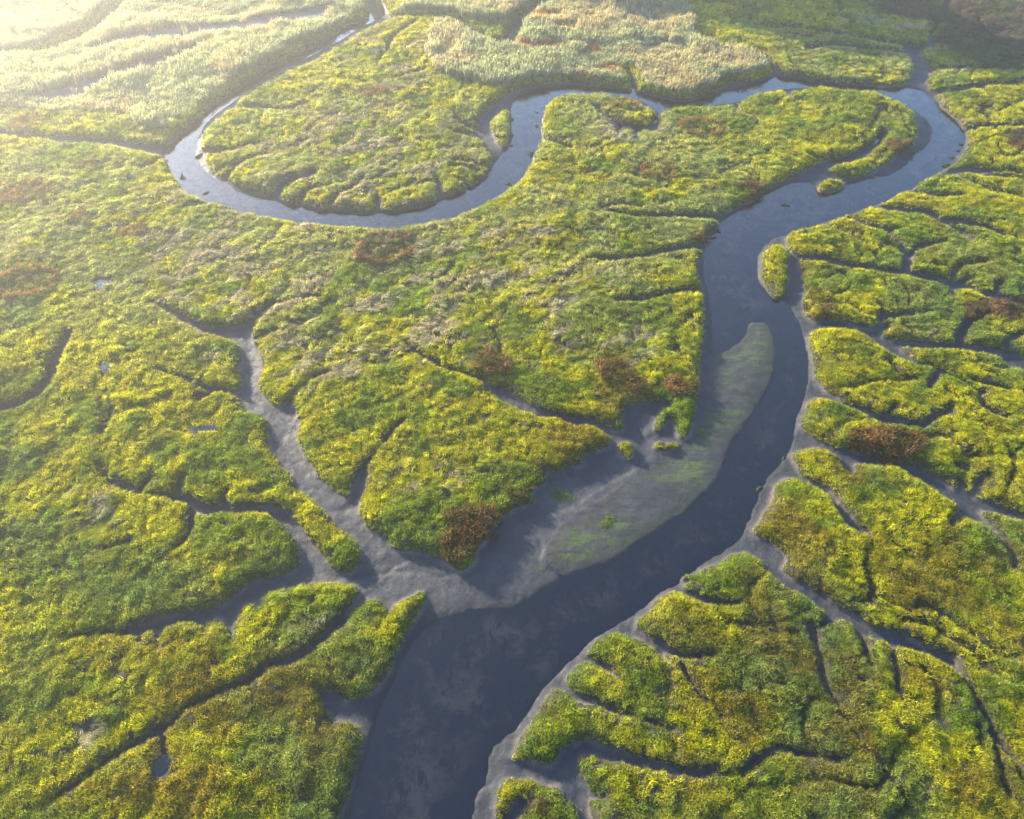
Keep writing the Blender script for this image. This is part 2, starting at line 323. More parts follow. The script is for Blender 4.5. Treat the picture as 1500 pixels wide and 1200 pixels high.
# bare, thinly grown ground (pans) : points
PANS = [[(38,141),(100,124),(160,107),(230,84),(310,61),(335,58),(268,90),(195,112),(125,138),(60,150)],
        [(110,76),(160,56),(220,43),(300,35),(440,15),(475,6),(485,20),(445,36),(335,55),(235,63),(150,75)],
        [(897,0),(905,35),(925,50),(940,80),(965,75),(985,55),(970,30),(975,5),(970,-10)], [(760,73),(800,76),(830,84),(850,80),(800,66)]]
REEDS = [[(-60,-40),(190,-40),(158,0),(128,32),(78,54),(38,73),(-60,84)],
         [(-60,150),(-60,88),(60,76),(130,47),(165,20),(200,-40),(525,-40),(528,0),(536,16),(498,30),(472,47),(432,66),(382,93),(332,122),(298,146),(280,165),(256,182),(235,190),(205,182),(190,168),(120,160),(60,165),(20,150)],
         [(577,20),(600,0),(610,-40),(810,-40),(796,0),(768,14),(735,28),(690,32),(660,18),(620,16)],
         [(623,57),(650,33),(687,43),(710,55),(738,64),(752,43),(780,12),(806,-10),(820,-40),(1010,-40),(1010,60),(1050,70),(1118,85),(1130,103),(1064,111),(1062,119),(1033,131),(1000,137),(935,124),(900,115),(833,111),(800,113),(760,121),(730,130),(700,122),(660,112),(634,100)]]
REED_PATCH = [[(1300,37),(1366,36),(1362,46),(1300,44)],[(1220,30),(1300,30),(1300,36),(1240,38)]]

# ------------------------------------------------------------------ raster of the marsh (regular world grid)
RES = 0.14
X0, X1, Y0, Y1 = -114.0, 114.0, 0.0, 156.0
NX = int((X1 - X0) / RES); NY = int((Y1 - Y0) / RES)
gx = X0 + (np.arange(NX) + .5) * RES
gy = Y0 + (np.arange(NY) + .5) * RES
GX, GY = np.meshgrid(gx, gy)

def fill(poly, mask=None):
    if mask is None: mask = np.zeros((NY, NX), bool)
    P = np.asarray(poly); Q = np.roll(P, -1, 0)
    j0 = max(0, int((P[:, 1].min() - Y0) / RES)); j1 = min(NY - 1, int((P[:, 1].max() - Y0) / RES) + 1)
    for j in range(j0, j1 + 1):
        y = gy[j]
        k = (P[:, 1] <= y) != (Q[:, 1] <= y)
        if not k.any(): continue
        xs = np.sort(P[k, 0] + (y - P[k, 1]) / (Q[k, 1] - P[k, 1]) * (Q[k, 0] - P[k, 0]))
        for a, b in zip(xs[::2], xs[1::2]):
            i0 = max(0, int(math.ceil((a - X0) / RES - .5))); i1 = min(NX, int(math.floor((b - X0) / RES - .5)) + 1)
            if i1 > i0: mask[j, i0:i1] ^= True
    return mask

def stroke(P, wid, mask):
    for k in range(len(P) - 1):
        a, b = P[k], P[k + 1]; r = max(wid[k], wid[k + 1]) / 2 + RES
        i0 = max(0, int((min(a[0], b[0]) - r - X0) / RES)); i1 = min(NX, int((max(a[0], b[0]) + r - X0) / RES) + 2)
        j0 = max(0, int((min(a[1], b[1]) - r - Y0) / RES)); j1 = min(NY, int((max(a[1], b[1]) + r - Y0) / RES) + 2)
        if i1 <= i0 or j1 <= j0: continue
        xx = GX[j0:j1, i0:i1] - a[0]; yy = GY[j0:j1, i0:i1] - a[1]
        d = b - a; L = max(1e-6, d @ d)
        t = np.clip((xx * d[0] + yy * d[1]) / L, 0, 1)
        dist = np.hypot(xx - t * d[0], yy - t * d[1])
        mask[j0:j1, i0:i1] |= dist < (wid[k] + t * (wid[k + 1] - wid[k])) / 2

def edt(mask, cap=6.0):
    """distance (metres, capped) of every cell to the nearest True cell"""
    R = int(cap / RES)
    big = 10 ** 6
    idx = np.arange(NX)[None, :]
    last = np.maximum.accumulate(np.where(mask, idx, -big), 1)
    nxt = np.minimum.accumulate(np.where(mask, idx, big)[:, ::-1], 1)[:, ::-1]
    d1 = np.minimum(np.minimum(idx - last, nxt - idx), R).astype(np.float32) ** 2
    out = d1.copy()
    for k in range(1, R + 1):
        kk = float(k * k)
        np.minimum(out[k:], d1[:-k] + kk, out=out[k:])
        np.minimum(out[:-k], d1[k:] + kk, out=out[:-k])
    return np.minimum(np.sqrt(out), R) * RES

def warp(P, amp, s, seed):
    """make a traced outline ragged at the scale of grass tussocks"""
    P = np.asarray(P)
    n = np.maximum(1, (np.hypot(*(np.roll(P, -1, 0) - P).T) / .35).astype(int))
    Q = []
    for a, b, k in zip(P, np.roll(P, -1, 0), n):
        t = np.arange(k)[:, None] / k
        Q.append(a + (b - a) * t)
    Q = np.concatenate(Q)
    return Q + amp * np.stack([fbm(Q[:, 0], Q[:, 1], s, 3, seed) - .5, fbm(Q[:, 0], Q[:, 1], s, 3, seed + 5) - .5], 1) * 2

bare = fill(warp(chaikin(ground(CHANNEL), 2), .45, 1.6, 1))
for e in EXTRA: bare |= fill(warp(chaikin(ground(e), 2), .3, 1.6, 2))
for pts, w0, w1 in CREEKS:
    P = chaikin(ground(pts), 3, False)
    P = P + .5 * np.stack([fbm(P[:, 0], P[:, 1], 2.2, 2, 3) - .5, fbm(P[:, 0], P[:, 1], 2.2, 2, 8) - .5], 1)
    d = depth_at(P[:, 0], P[:, 1])
    wpx = np.linspace(w0, w1, len(P)) * (.8 + .5 * fbm(P[:, 0], P[:, 1], 1.5, 2, 4))
    stroke(P, wpx * d / 1071 * 1.7, bare)
islet_mask = np.zeros((NY, NX), bool)
ISL = {}
for nm, pts in ISLETS:
    P = warp(chaikin(ground(pts), 2), .22, 1.0, 9)
    m = fill(P)
    if nm == 'ringislet':
        m &= ~fill(warp(chaikin(ground(RING_POOL), 2), .2, 1.0, 5))
    ISL[nm] = m
    if nm not in ('wedge', 'bank') and not nm.startswith('spot'): islet_mask |= m
bare &= ~islet_mask
water = np.zeros((NY, NX), bool)
ZW = -.85
for p in WATER: water |= fill(warp(chaikin(ground(p, ZW), 2), .22, 2.5, 6))
water &= bare | (edt(bare, 1.2) < .6)
puddle_masks = []
for lab, p in PUDDLES:
    puddle_masks.append((lab, fill(warp(chaikin(ground(p, 0), 2), .25, .8, 4))))
pud = np.zeros((NY, NX), bool)
for _, m in puddle_masks: pud |= m
pud_near = edt(pud, 1.2) < .35
pan = np.zeros((NY, NX), bool)
for p in PANS: pan |= fill(warp(chaikin(ground(p, 0), 2), .8, 3, 2))
reed = np.zeros((NY, NX), bool)
for p in REEDS + REED_PATCH: reed |= fill(warp(chaikin(ground(p, 0), 1), .8, 3, 2))
reed &= ~bare
reed &= edt(bare, 2.0) > 1.0
barm = fill(warp(chaikin(ground(BAR_HEAD, ZW), 2), .3, 2, 3)) & bare & ~water

dM = edt(bare)                       # inside the marsh: distance to its edge
dC = edt(~bare)                      # inside the channel: distance to the marsh
dWo = edt(water); dWi = edt(~water)
dPu = edt(~pud, 2.0)

# hummocks, crevices
U = 0
hum = fbm(GX, GY, 7.0, 3, 11)
tuf = fbm(GX, GY, 1.5, 2, 21)
big = fbm(GX, GY, 26.0, 2, 31)
cw = fbm(GX + 5 * fbm(GX, GY, 9, 2, 41), GY + 5 * fbm(GX, GY, 9, 2, 43), 11.0, 2, 45)
cw2 = fbm(GX + 3 * fbm(GX, GY, 5, 2, 141), GY + 3 * fbm(GX, GY, 5, 2, 143), 6.5, 2, 145)
crev = np.maximum(np.exp(-((cw - .5) / .013) ** 2), .8 * np.exp(-((cw2 - .5) / .016) ** 2) * (.35 + .65 * (GX > 0)))
gu, gv = pixel(GX, GY)
east = sstep(1040, 1240, gu)
crev *= (.4 + .6 * east) * sstep(.42, .55, fbm(GX, GY, 14, 2, 47) + .12 * east)
crev *= sstep(.2, 1.2, dM)
tf2 = fbm(GX, GY, .75, 2, 23)
zmarsh = (hum - .5) * .48 + (tuf - .5) * .36 + (tf2 - .5) * .42 + (big - .5) * .3
zmarsh *= sstep(-.2, 2.5, dM) * .8 + .2
wide = np.clip(1.25 - edt(dC > .75, 4.0) / 3.0, 0, 1)
zmarsh += -(.14 + .34 * wide) * (1 - sstep(0, .45 + .75 * wide, dM)) ** 1.3
zmarsh -= crev * .7
zmarsh = np.where(pan, zmarsh * .4 - .15, zmarsh)
zmarsh = zmarsh - .35 * sstep(0, .3, dPu) - 0.0
FOOT = -.70
bed = -.52 + (FOOT + .52) * (1 - np.exp(-dC / .12))
tt = dWo / (dWo + np.maximum(dC - .2, .02))
mud = ZW + .02 + (bed - ZW) * np.clip(tt, 0, 1) ** .8
mud = np.where(dWo > 5.5, bed - .1 * sstep(.3, 1.4, dC), mud)
rip = fbm(GX, GY, 1.1, 3, 51) - .5
rill = np.exp(-((fbm(GX + 2 * fbm(GX, GY, 3, 2, 153), GY, 5.0, 2, 151) - .5) / .02) ** 2)
mud += (rip * .10 + (fbm(GX, GY, .5, 2, 57) - .5) * .07 - rill * .07) * sstep(.0, .8, dC)
mud += (fbm(GX, GY, .42, 2, 59) - .5) * .12 * (1 - sstep(.2, 1.0, dC))
mud = np.where(barm, np.maximum(mud, ZW + .05 + .10 * sstep(0, 2, dWo)) + .05 * (fbm(GX * .5 + GY, GY * 1.4 - GX, 1.0, 2, 55) - .5), mud)
sub = ZW - .012 - np.minimum(.55, .10 * dWi) + rip * .06 * sstep(0, 1, dWi)
mud = np.where(water, np.minimum(sub, mud - .05), mud)
Z = np.where(bare, mud, zmarsh)
# take the stair-steps of the raster off the banks
for _ in range(2):
    Zp = np.pad(Z, 1, 'edge')
    Z = (Zp[1:-1, 1:-1] * 4 + Zp[:-2, 1:-1] + Zp[2:, 1:-1] + Zp[1:-1, :-2] + Zp[1:-1, 2:]) / 8
for lab, m in puddle_masks: pass

def sample(A, x, y):
    fx = np.clip((x - X0) / RES - .5, 0, NX - 1.001); fy = np.clip((y - Y0) / RES - .5, 0, NY - 1.001)
    i = fx.astype(int); j = fy.astype(int); a = fx - i; b = fy - j
    A = A if A.dtype != bool else A.astype(np.float32)
    return (A[j, i] * (1 - a) + A[j, i + 1] * a) * (1 - b) + (A[j + 1, i] * (1 - a) + A[j + 1, i + 1] * a) * b

def near(A, x, y):
    i = np.clip(((x - X0) / RES).astype(int), 0, NX - 1); j = np.clip(((y - Y0) / RES).astype(int), 0, NY - 1)
    return A[j, i]

# ------------------------------------------------------------------ materials
def mat_soil():
    k = NT('marsh_soil')
    p = k.pos()
    c = k.mix(k.ramp(k.noise(.5, 6, .6, p), .4, .62), (.014, .015, .007), (.032, .027, .017))
    c = k.mix(k.ramp(k.noise(3.0, 5, .6, p), .45, .7), c, (.050, .043, .036))
    c = k.mix(k.attr('pan').outputs['Fac'], c, (.075, .070, .068))
    b = k.n('ShaderNodeBsdfPrincipled', Roughness=.95); k.set(b, 'Base Color', c); b.inputs['Specular IOR Level'].default_value = .08
    bu = k.n('ShaderNodeBump', Strength=.7, Distance=.12); k.set(bu, 'Height', k.noise(4, 6, .65, p)); k.set(b, 'Normal', bu.outputs[0])
    k.surf(b.outputs[0]); return k.m

def mat_mud(bar=False):
    k = NT('mud_bar' if bar else 'mud')
    p = k.pos()
    n1 = k.noise(.35, 5, .6, p, .6); n2 = k.noise(2.2, 6, .65, p, .3)
    c = k.mix(k.ramp(n1, .35, .68), (.014, .017, .023), (.027, .029, .032))
    c = k.mix(k.ramp(n2, .55, .78), c, (.014, .015, .017))
    sub = k.attr('sub').outputs['Fac']; bank = k.attr('bank').outputs['Fac']
    bank = k.math('MULTIPLY', bank, k.ramp(k.noise(.45, 5, .65, p), .38, .62))
    c = k.mix(bank, c, (.085, .069, .058))  # pale sunlit rim of the banks painted into the mud colour
    c = k.mix(k.attr('wet').outputs['Fac'], c, k.mix(1.0, c, (.5, .52, .56), 'MULTIPLY'))
    # river bed: brown film on the mud with dark patches
    bn = k.ramp(k.noise(.30, 8, .70, p, .3), .44, .62)
    dk = k.ramp(k.noise(1.5, 6, .68, k.pos((1, .45, 1), .6), .4), .54, .62)
    bedc = k.mix(bn, (.022, .020, .020), (.270, .135, .080))
    bedc = k.mix(dk, bedc, (.010, .011, .012))
    fine = k.ramp(k.noise(9.0, 6, .75, p), .38, .66)
    c = k.mix(k.math('MULTIPLY', fine, .55), c, k.mix(1.0, c, (.45, .45, .47), 'MULTIPLY'))
    c = k.mix(sub, c, bedc)
    if bar:
        n_st = k.noise(1.0, 6, .66, k.pos((.42, 1.7, 1), math.radians(12)), .9)
        n_rp = k.noise(1.0, 5, .60, k.pos((.6, 2.4, 1), math.radians(14)), .6)
        zone = k.ramp(k.noise(.15, 4, .6, p), .36, .56)
        st = k.math('MULTIPLY', k.ramp(n_st, .47, .57), zone)
        st = k.math('MULTIPLY', st, k.ramp(k.noise(3.0, 5, .75, p), .30, .52))
        c = k.mix(k.math('MULTIPLY', k.ramp(n_rp, .47, .58), .75), c, (.007, .008, .010))
        c = k.mix(k.math('MULTIPLY', zone, .25), c, (.026, .031, .015))
        fade = k.attr('bar').outputs['Fac']
        c = k.mix(k.math('MULTIPLY', k.math('MULTIPLY', st, .95), fade), c, (.036, .055, .009))
    b = k.n('ShaderNodeBsdfPrincipled'); k.set(b, 'Base Color', c)
    ro = k.math('ADD', k.math('MULTIPLY', k.ramp(n2, .3, .7), .2), .62)
    k.set(b, 'Roughness', k.math('ADD', ro, k.math('MULTIPLY', bank, .25)))
    b.inputs['IOR'].default_value = 1.30
    bu = k.n('ShaderNodeBump', Strength=.75, Distance=.07)
    k.set(bu, 'Height', k.math('ADD', k.noise(3.6, 8, .72, p, .3), k.math('MULTIPLY', k.noise(.9, 3, .5, k.pos((1, .4, 1), .5)), .8)))
    k.set(b, 'Normal', bu.outputs[0])
    k.surf(b.outputs[0]); return k.m

def mat_water():
    k = NT('creek_water')
    fr = k.n('ShaderNodeFresnel', IOR=1.45)
    tr = k.n('ShaderNodeBsdfTransparent', Color=(.74, .74, .74, 1))
    gl = k.n('ShaderNodeBsdfGlossy', Roughness=.02, Color=(1, 1, 1, 1))
    bu = k.n('ShaderNodeBump', Strength=.06, Distance=.02); k.set(bu, 'Height', k.noise(1.6, 3, .5, k.pos()))
    k.set(gl, 'Normal', bu.outputs[0])
    mx = k.n('ShaderNodeMixShader'); k.t.links.new(fr.outputs[0], mx.inputs[0]); k.t.links.new(tr.outputs[0], mx.inputs[1]); k.t.links.new(gl.outputs[0], mx.inputs[2])
    k.surf(mx.outputs[0]); return k.m

def mat_blade(name, mode='INSTANCER', trans=.45, yellow=1.0, fixed=None):
    k = NT(name)
    if fixed is None:
        tint = k.attr('tint', mode).outputs['Color']
    else:
        tint = k.n('ShaderNodeRGB').outputs[0]; tint.default_value = (*fixed, 1)
    va = k.attr('blade').outputs['Color']
    c = k.mix(1.0, tint, va, 'MULTIPLY')
    d = k.n('ShaderNodeBsdfDiffuse'); k.set(d, 'Color', c)
    t = k.n('ShaderNodeBsdfTranslucent'); k.set(t, 'Color', k.mix(1.0, c, (1.25, 1.15, .75), 'MULTIPLY'))
    mx = k.n('ShaderNodeMixShader', Fac=trans)
    k.t.links.new(d.outputs[0], mx.inputs[1]); k.t.links.new(t.outputs[0], mx.inputs[2])
    k.surf(mx.outputs[0]); return k.m

M_SOIL, M_MUD, M_BAR, M_WATER = mat_soil(), mat_mud(), mat_mud(True), mat_water()
M_GRASS = mat_blade('grass_blade', trans=.45)
M_GRASS_OWN = mat_blade('grass_blade_own', 'GEOMETRY', trans=.5)
M_REED = mat_blade('reed_blade', trans=.45)

# ------------------------------------------------------------------ the ground: marsh soil, mudflat, mud bar
def half_width(y): return (31 + (y - 9.4) * .449) * 1.12 + 4
RY, RX = 860, 900
ty = np.linspace(0, 1, RY)
yy = 3 + 147 * (.45 * ty + .55 * ty ** 1.9)
ux = np.linspace(-1, 1, RX)
TX = ux[None, :] * half_width(yy)[:, None]
TY = np.repeat(yy[:, None], RX, 1)
TZ = sample(Z, TX, TY)
tb = sample(bare, TX, TY)
vid = np.arange(RY * RX).reshape(RY, RX)
quads = np.stack([vid[:-1, :-1], vid[:-1, 1:], vid[1:, 1:], vid[1:, :-1]], -1).reshape(-1, 4)
V = np.stack([TX, TY, TZ], -1).reshape(-1, 3)
fb = tb.reshape(-1)[quads].mean(1)
fbar = sample(barm, TX, TY).reshape(-1)[quads].mean(1)
A_sub = sample(sstep(0, np.where((edt(barm, 6.0) < 5.5) | ((gu > 630) & (gu < 740) & (gv > 1060)), 3.4, 1.6), dWi), TX, TY).reshape(-1)
A_bank = (sample(((1 - sstep(.1, .55, dC)) * bare * (1 - water)).astype(np.float32), TX, TY)).reshape(-1)
A_wet = (sample(((1 - sstep(0, 1.3, dWo)) * bare).astype(np.float32), TX, TY)).reshape(-1)
A_bar = sample((sstep(.2, 1.5, edt(~barm, 4.0))).astype(np.float32), TX, TY).reshape(-1)
A_pan = sample(pan, TX, TY).reshape(-1)

def piece(name, fmask, mat, label, cat):
    q = quads[fmask]
    used, inv = np.unique(q, return_inverse=True)
    o = mesh_obj(name, V[used], mat=mat, loops=inv.reshape(-1), counts=np.full(len(q), 4), smooth=True)
    add_attr(o.data, 'sub', A_sub[used]); add_attr(o.data, 'bank', A_bank[used]); add_attr(o.data, 'pan', A_pan[used]); add_attr(o.data, 'wet', A_wet[used]); add_attr(o.data, 'bar', A_bar[used])
    tag(o, label, cat, kind='structure'); return o

is_m = fb < .5
is_bar = (~is_m) & (fbar > .5)
fisl = {nm: sample(m, TX, TY).reshape(-1)[quads].mean(1) > .3 for nm, m in ISL.items() if nm not in ('wedge', 'bank') and not nm.startswith('spot')}
for k_ in fisl: fisl[k_] &= is_m
any_isl = np.any(list(fisl.values()), 0)
piece('marsh_terrain', is_m & ~any_isl, M_SOIL, 'dark peaty ground of the salt marsh under the grass', 'terrain')
piece('mudflat', (~is_m) & ~is_bar, M_MUD, 'wet grey mud of the creek beds and river banks', 'mud')
piece('mud_bar', is_bar, M_BAR, 'long grey mud bar with green algae streaks beside the dark river', 'mud bar')
# the land goes on to the horizon
a, b = half_width(3.0), half_width(150.0)
E = 1500
mesh_obj('ground', [(-a, 3, -.3), (a, 3, -.3), (b, 150, -.3), (-b, 150, -.3), (-E, -E, -.3), (E, -E, -.3), (E, E, -.3), (-E, E, -.3)],
         [(0, 4, 5, 1), (1, 5, 6, 2), (2, 6, 7, 3), (3, 7, 4, 0)], M_SOIL)
tag(bpy.data.objects['ground'], 'flat marshland running on beyond the picture', 'ground', kind='structure')

# unseen rise added beyond the picture top so its shadow darkens the far corner
def shade_hill():
    A, B = np.array([-30., 181.]), np.array([30., 153.5])
    D = (B - A) / np.hypot(*(B - A)); Nn = np.array([D[1], -D[0]])
    nu, nv = 90, 40
    vs, fs = [], []
    L = np.hypot(*(B - A))
    for i in range(nu):
        s_ = -14 + (L + 22) * i / (nu - 1)
        for j in range(nv):
            t_ = -13 + 30 * j / (nv - 1)
            p = A + D * s_ - Nn * t_
            e = max(0., 1 - max(0., -s_ / 14, (s_ - L) / 8) ** 2) * max(0., 1 - (t_ / 13 if t_ < 0 else t_ / 17) ** 2)
            n = float(fbm(p[:1], p[1:], 5., 3, 201)[0])
            vs.append((p[0], p[1], -.4 + 20 * math.sqrt(e) * (.72 + .5 * n)))
    for i in range(nu - 1):
        for j in range(nv - 1):
            fs.append((i * nv + j, (i + 1) * nv + j, (i + 1) * nv + j + 1, i * nv + j + 1))
    k = NT('shade_hill_mat')
    b = k.n('ShaderNodeBsdfPrincipled', Roughness=.9); k.set(b, 'Base Color', k.mix(k.noise(.8, 5, .6, k.pos()), (.03, .05, .015), (.08, .10, .03)))
    k.surf(b.outputs[0])
    o = mesh_obj('shade_hill', vs, fs, k.m); tag(o, 'unseen rise added beyond the far end of the marsh to shade its corner', 'shade_hill', kind='structure')
shade_hill()

# ------------------------------------------------------------------ water
def water_sheet(name, mask, z, label, grow=.45, step=3, cat='water'):
    m = edt(mask, 1.2) < grow
    m = m[:NY // step * step, :NX // step * step].reshape(NY // step, step, NX // step, step).any((1, 3))
    jj, ii = np.nonzero(m)
    W = m.shape[1] + 1
    q = np.stack([jj * W + ii, jj * W + ii + 1, (jj + 1) * W + ii + 1, (jj + 1) * W + ii], 1)
    used, inv = np.unique(q, return_inverse=True)
    v = np.stack([X0 + (used % W) * RES * step, Y0 + (used // W) * RES * step, np.full(len(used), z)], 1)
    o = mesh_obj(name, v, mat=M_WATER, loops=inv.reshape(-1), counts=np.full(len(q), 4))
    tag(o, label, cat, kind='structure'); return o

water_sheet('water', water, ZW, 'winding tidal river reflecting the pale blue sky')
for lab, m in puddle_masks:
    zz = np.percentile(Z[m], 60) if m.any() else 0
    water_sheet('puddle', m, zz + .16, lab, .3, 1, 'puddle')

# ------------------------------------------------------------------ grass
def blades(n, R, hmin, hmax, wmin, wmax, lean, wind, rng, droop=.35, plume=False, spread=1.0):
    """one clump: n bent tapering blades, returns verts, tri/quad loops, counts, colour per vertex"""
    vs, lp, ct, cols = [], [], [], []
    for i in range(n):
        r = R * math.sqrt(rng.random()); a = rng.random() * 2 * math.pi
        bx, by = r * math.cos(a), r * math.sin(a)
        h = hmin + (hmax - hmin) * rng.random()
        wd = wmin + (wmax - wmin) * rng.random()
        la = a + rng.normal() * .7
        lx = math.cos(la) * lean * spread * rng.random() + wind * (.6 + .8 * rng.random()); ly = math.sin(la) * lean * spread * rng.random() + wind * .25 * rng.normal()
        fa = rng.random() * math.pi
        px, py = math.cos(fa) * wd / 2, math.sin(fa) * wd / 2
        s = len(vs)
        m_ = .55
        mx, my, mz = bx + lx * h * .38, by + ly * h * .38, h * m_
        l2 = math.hypot(lx, ly)
        tx, ty_, tz = bx + lx * h * (1 + droop), by + ly * h * (1 + droop), max(.04, h * (1 - .45 * min(1.6, l2)))
        vs += [(bx - px, by - py, -.06), (bx + px, by + py, -.06), (mx + px, my + py, mz), (mx - px, my - py, mz)]
        if plume:
            q = wd * 1.0
            vs += [(tx + px * 1.5, ty_ + py * 1.5, tz), (tx - px * 1.5, ty_ - py * 1.5, tz)]
            lp += [s, s + 1, s + 2, s + 3, s + 3, s + 2, s + 4, s + 5]; ct += [4, 4]; k = 6
        else:
            vs += [(tx, ty_, tz)]
            lp += [s, s + 1, s + 2, s + 3, s + 3, s + 2, s + 4]; ct += [4, 3]; k = 5
        g = .72 + .56 * rng.random(); u = rng.random()
        c = np.array([g * (1 + .14 * (u - .5)), g, g * (1 - .2 * (u - .5)), 1])
        if plume:
            c2 = np.array([1.38, 1.24, 1.05, 1]) * np.array([g, g, g, 1])
            cols += [c] * 2 + [c * .5 + c2 * .5] * 2 + [c2] * 2
        else: cols += [c] * k
    return np.array(vs), np.array(lp), np.array(ct), np.array(cols)

def clump_collection(name, mat, specs):
    col = bpy.data.collections.new(name)
    raw = []
    for i, s in enumerate(specs):
        v, l, c, co = blades(rng=np.random.default_rng(100 + i), **s)
        o = mesh_obj('%s_%02d' % (name, i), v, mat=mat, loops=l, counts=c, collection=col)
        add_attr(o.data, 'blade', co, 'FLOAT_COLOR')
        raw.append((v, l, c, co))
    return col, raw

UP = dict(n=24, R=.15, hmin=.14, hmax=.32, wmin=.018, wmax=.032, lean=.6, wind=.15)
FLAT = dict(n=22, R=.16, hmin=.22, hmax=.42, wmin=.018, wmax=.03, lean=.3, wind=.95)
TUSS = dict(n=28, R=.10, hmin=.18, hmax=.36, wmin=.018, wmax=.030, lean=1.0, wind=.05)
GRASS_COL, GRASS_RAW = clump_collection('grass_clump', M_GRASS, [UP, UP, UP, TUSS, TUSS, FLAT, FLAT, FLAT])
RD = dict(n=20, R=.34, hmin=.8, hmax=1.4, wmin=.026, wmax=.048, lean=.14, wind=.10, droop=.1, plume=True)
REED_COL, _ = clump_collection('reed_clump', M_REED, [RD, RD, RD, RD])

def gn_tree(name, col):
    g = bpy.data.node_groups.new(name, 'GeometryNodeTree')
    g.interface.new_socket('Geometry', in_out='INPUT', socket_type='NodeSocketGeometry')
    g.interface.new_socket('Geometry', in_out='OUTPUT', socket_type='NodeSocketGeometry')
    i = g.nodes.new('NodeGroupInput'); o = g.nodes.new('NodeGroupOutput')
    ip = g.nodes.new('GeometryNodeInstanceOnPoints')
    ci = g.nodes.new('GeometryNodeCollectionInfo'); ci.inputs['Collection'].default_value = col
    ci.inputs['Separate Children'].default_value = True; ci.inputs['Reset Children'].default_value = True
    def at(nm, ty):
        n = g.nodes.new('GeometryNodeInputNamedAttribute'); n.data_type = ty; n.inputs['Name'].default_value = nm
        return n.outputs['Attribute']
    L = g.links.new
    L(i.outputs[0], ip.inputs['Points']); L(ci.outputs[0], ip.inputs['Instance'])
    ip.inputs['Pick Instance'].default_value = True
    L(at('idx', 'INT'), ip.inputs['Instance Index'])
    L(at('rot', 'FLOAT_VECTOR'), ip.inputs['Rotation']); L(at('scl', 'FLOAT_VECTOR'), ip.inputs['Scale'])
    L(ip.outputs[0], o.inputs[0])
    return g

GN_GRASS, GN_REED = gn_tree('grass_scatter', GRASS_COL), gn_tree('reed_scatter', REED_COL)

def scatter(name, x, y, z, rot, scl, tint, idx, tree, label, cat):
    o = mesh_obj(name, np.stack([x, y, z], 1), loops=[], counts=[])
    add_attr(o.data, 'rot', rot, 'FLOAT_VECTOR'); add_attr(o.data, 'scl', scl, 'FLOAT_VECTOR')
    add_attr(o.data, 'tint', np.concatenate([tint, np.ones((len(x), 1))], 1), 'FLOAT_COLOR'); add_attr(o.data, 'idx', idx, 'INT')
    md = o.modifiers.new('scatter', 'NODES'); md.node_group = tree
    tag(o, label, cat, kind='stuff'); return o

def jitter(sp, ya, yb, keepfn=None):
    nx_ = int((X1 - X0) / sp); ny_ = int((yb - ya) / sp)
    i, j = np.meshgrid(np.arange(nx_), np.arange(ny_))
    x = X0 + (i + RNG.random(i.shape)) * sp; y = ya + (j + RNG.random(i.shape)) * sp
    x, y = x.ravel(), y.ravel()
    u, v = pixel(x, y)
    k = (u > -110) & (u < 1610) & (v > -90) & (v < 1290)
    return x[k], y[k]

def inpoly(u, v, poly):
    P = np.asarray(poly, float); Q = np.roll(P, -1, 0)
    r = np.zeros(len(u), bool)
    for (x0, y0), (x1, y1) in zip(P, Q):
        if y0 == y1: continue
        k = (y0 <= v) != (y1 <= v)
        r ^= k & (u < x0 + (v - y0) / (y1 - y0) * (x1 - x0))
    return r

def blob(u, v, pts):
    """soft union of ellipses given in picture pixels (cx, cy, rx, ry)"""
    r = np.zeros(len(u))
    for cx, cy_, rx, ry in pts:
        r = np.maximum(r, 1 - sstep(.5, 1.1, np.hypot((u - cx) / rx, (v - cy_) / ry)))
    return r

YEL = np.array([.335, .335, .010]); GRN = np.array([.150, .215, .018]); OLV = np.array([.155, .115, .016])
STR = np.array([.37, .325, .215]); TEA = np.array([.120, .185, .050]); RUS = np.array([.24, .095, .022]); HEA_SHADE = np.array([.10, .075, .055])

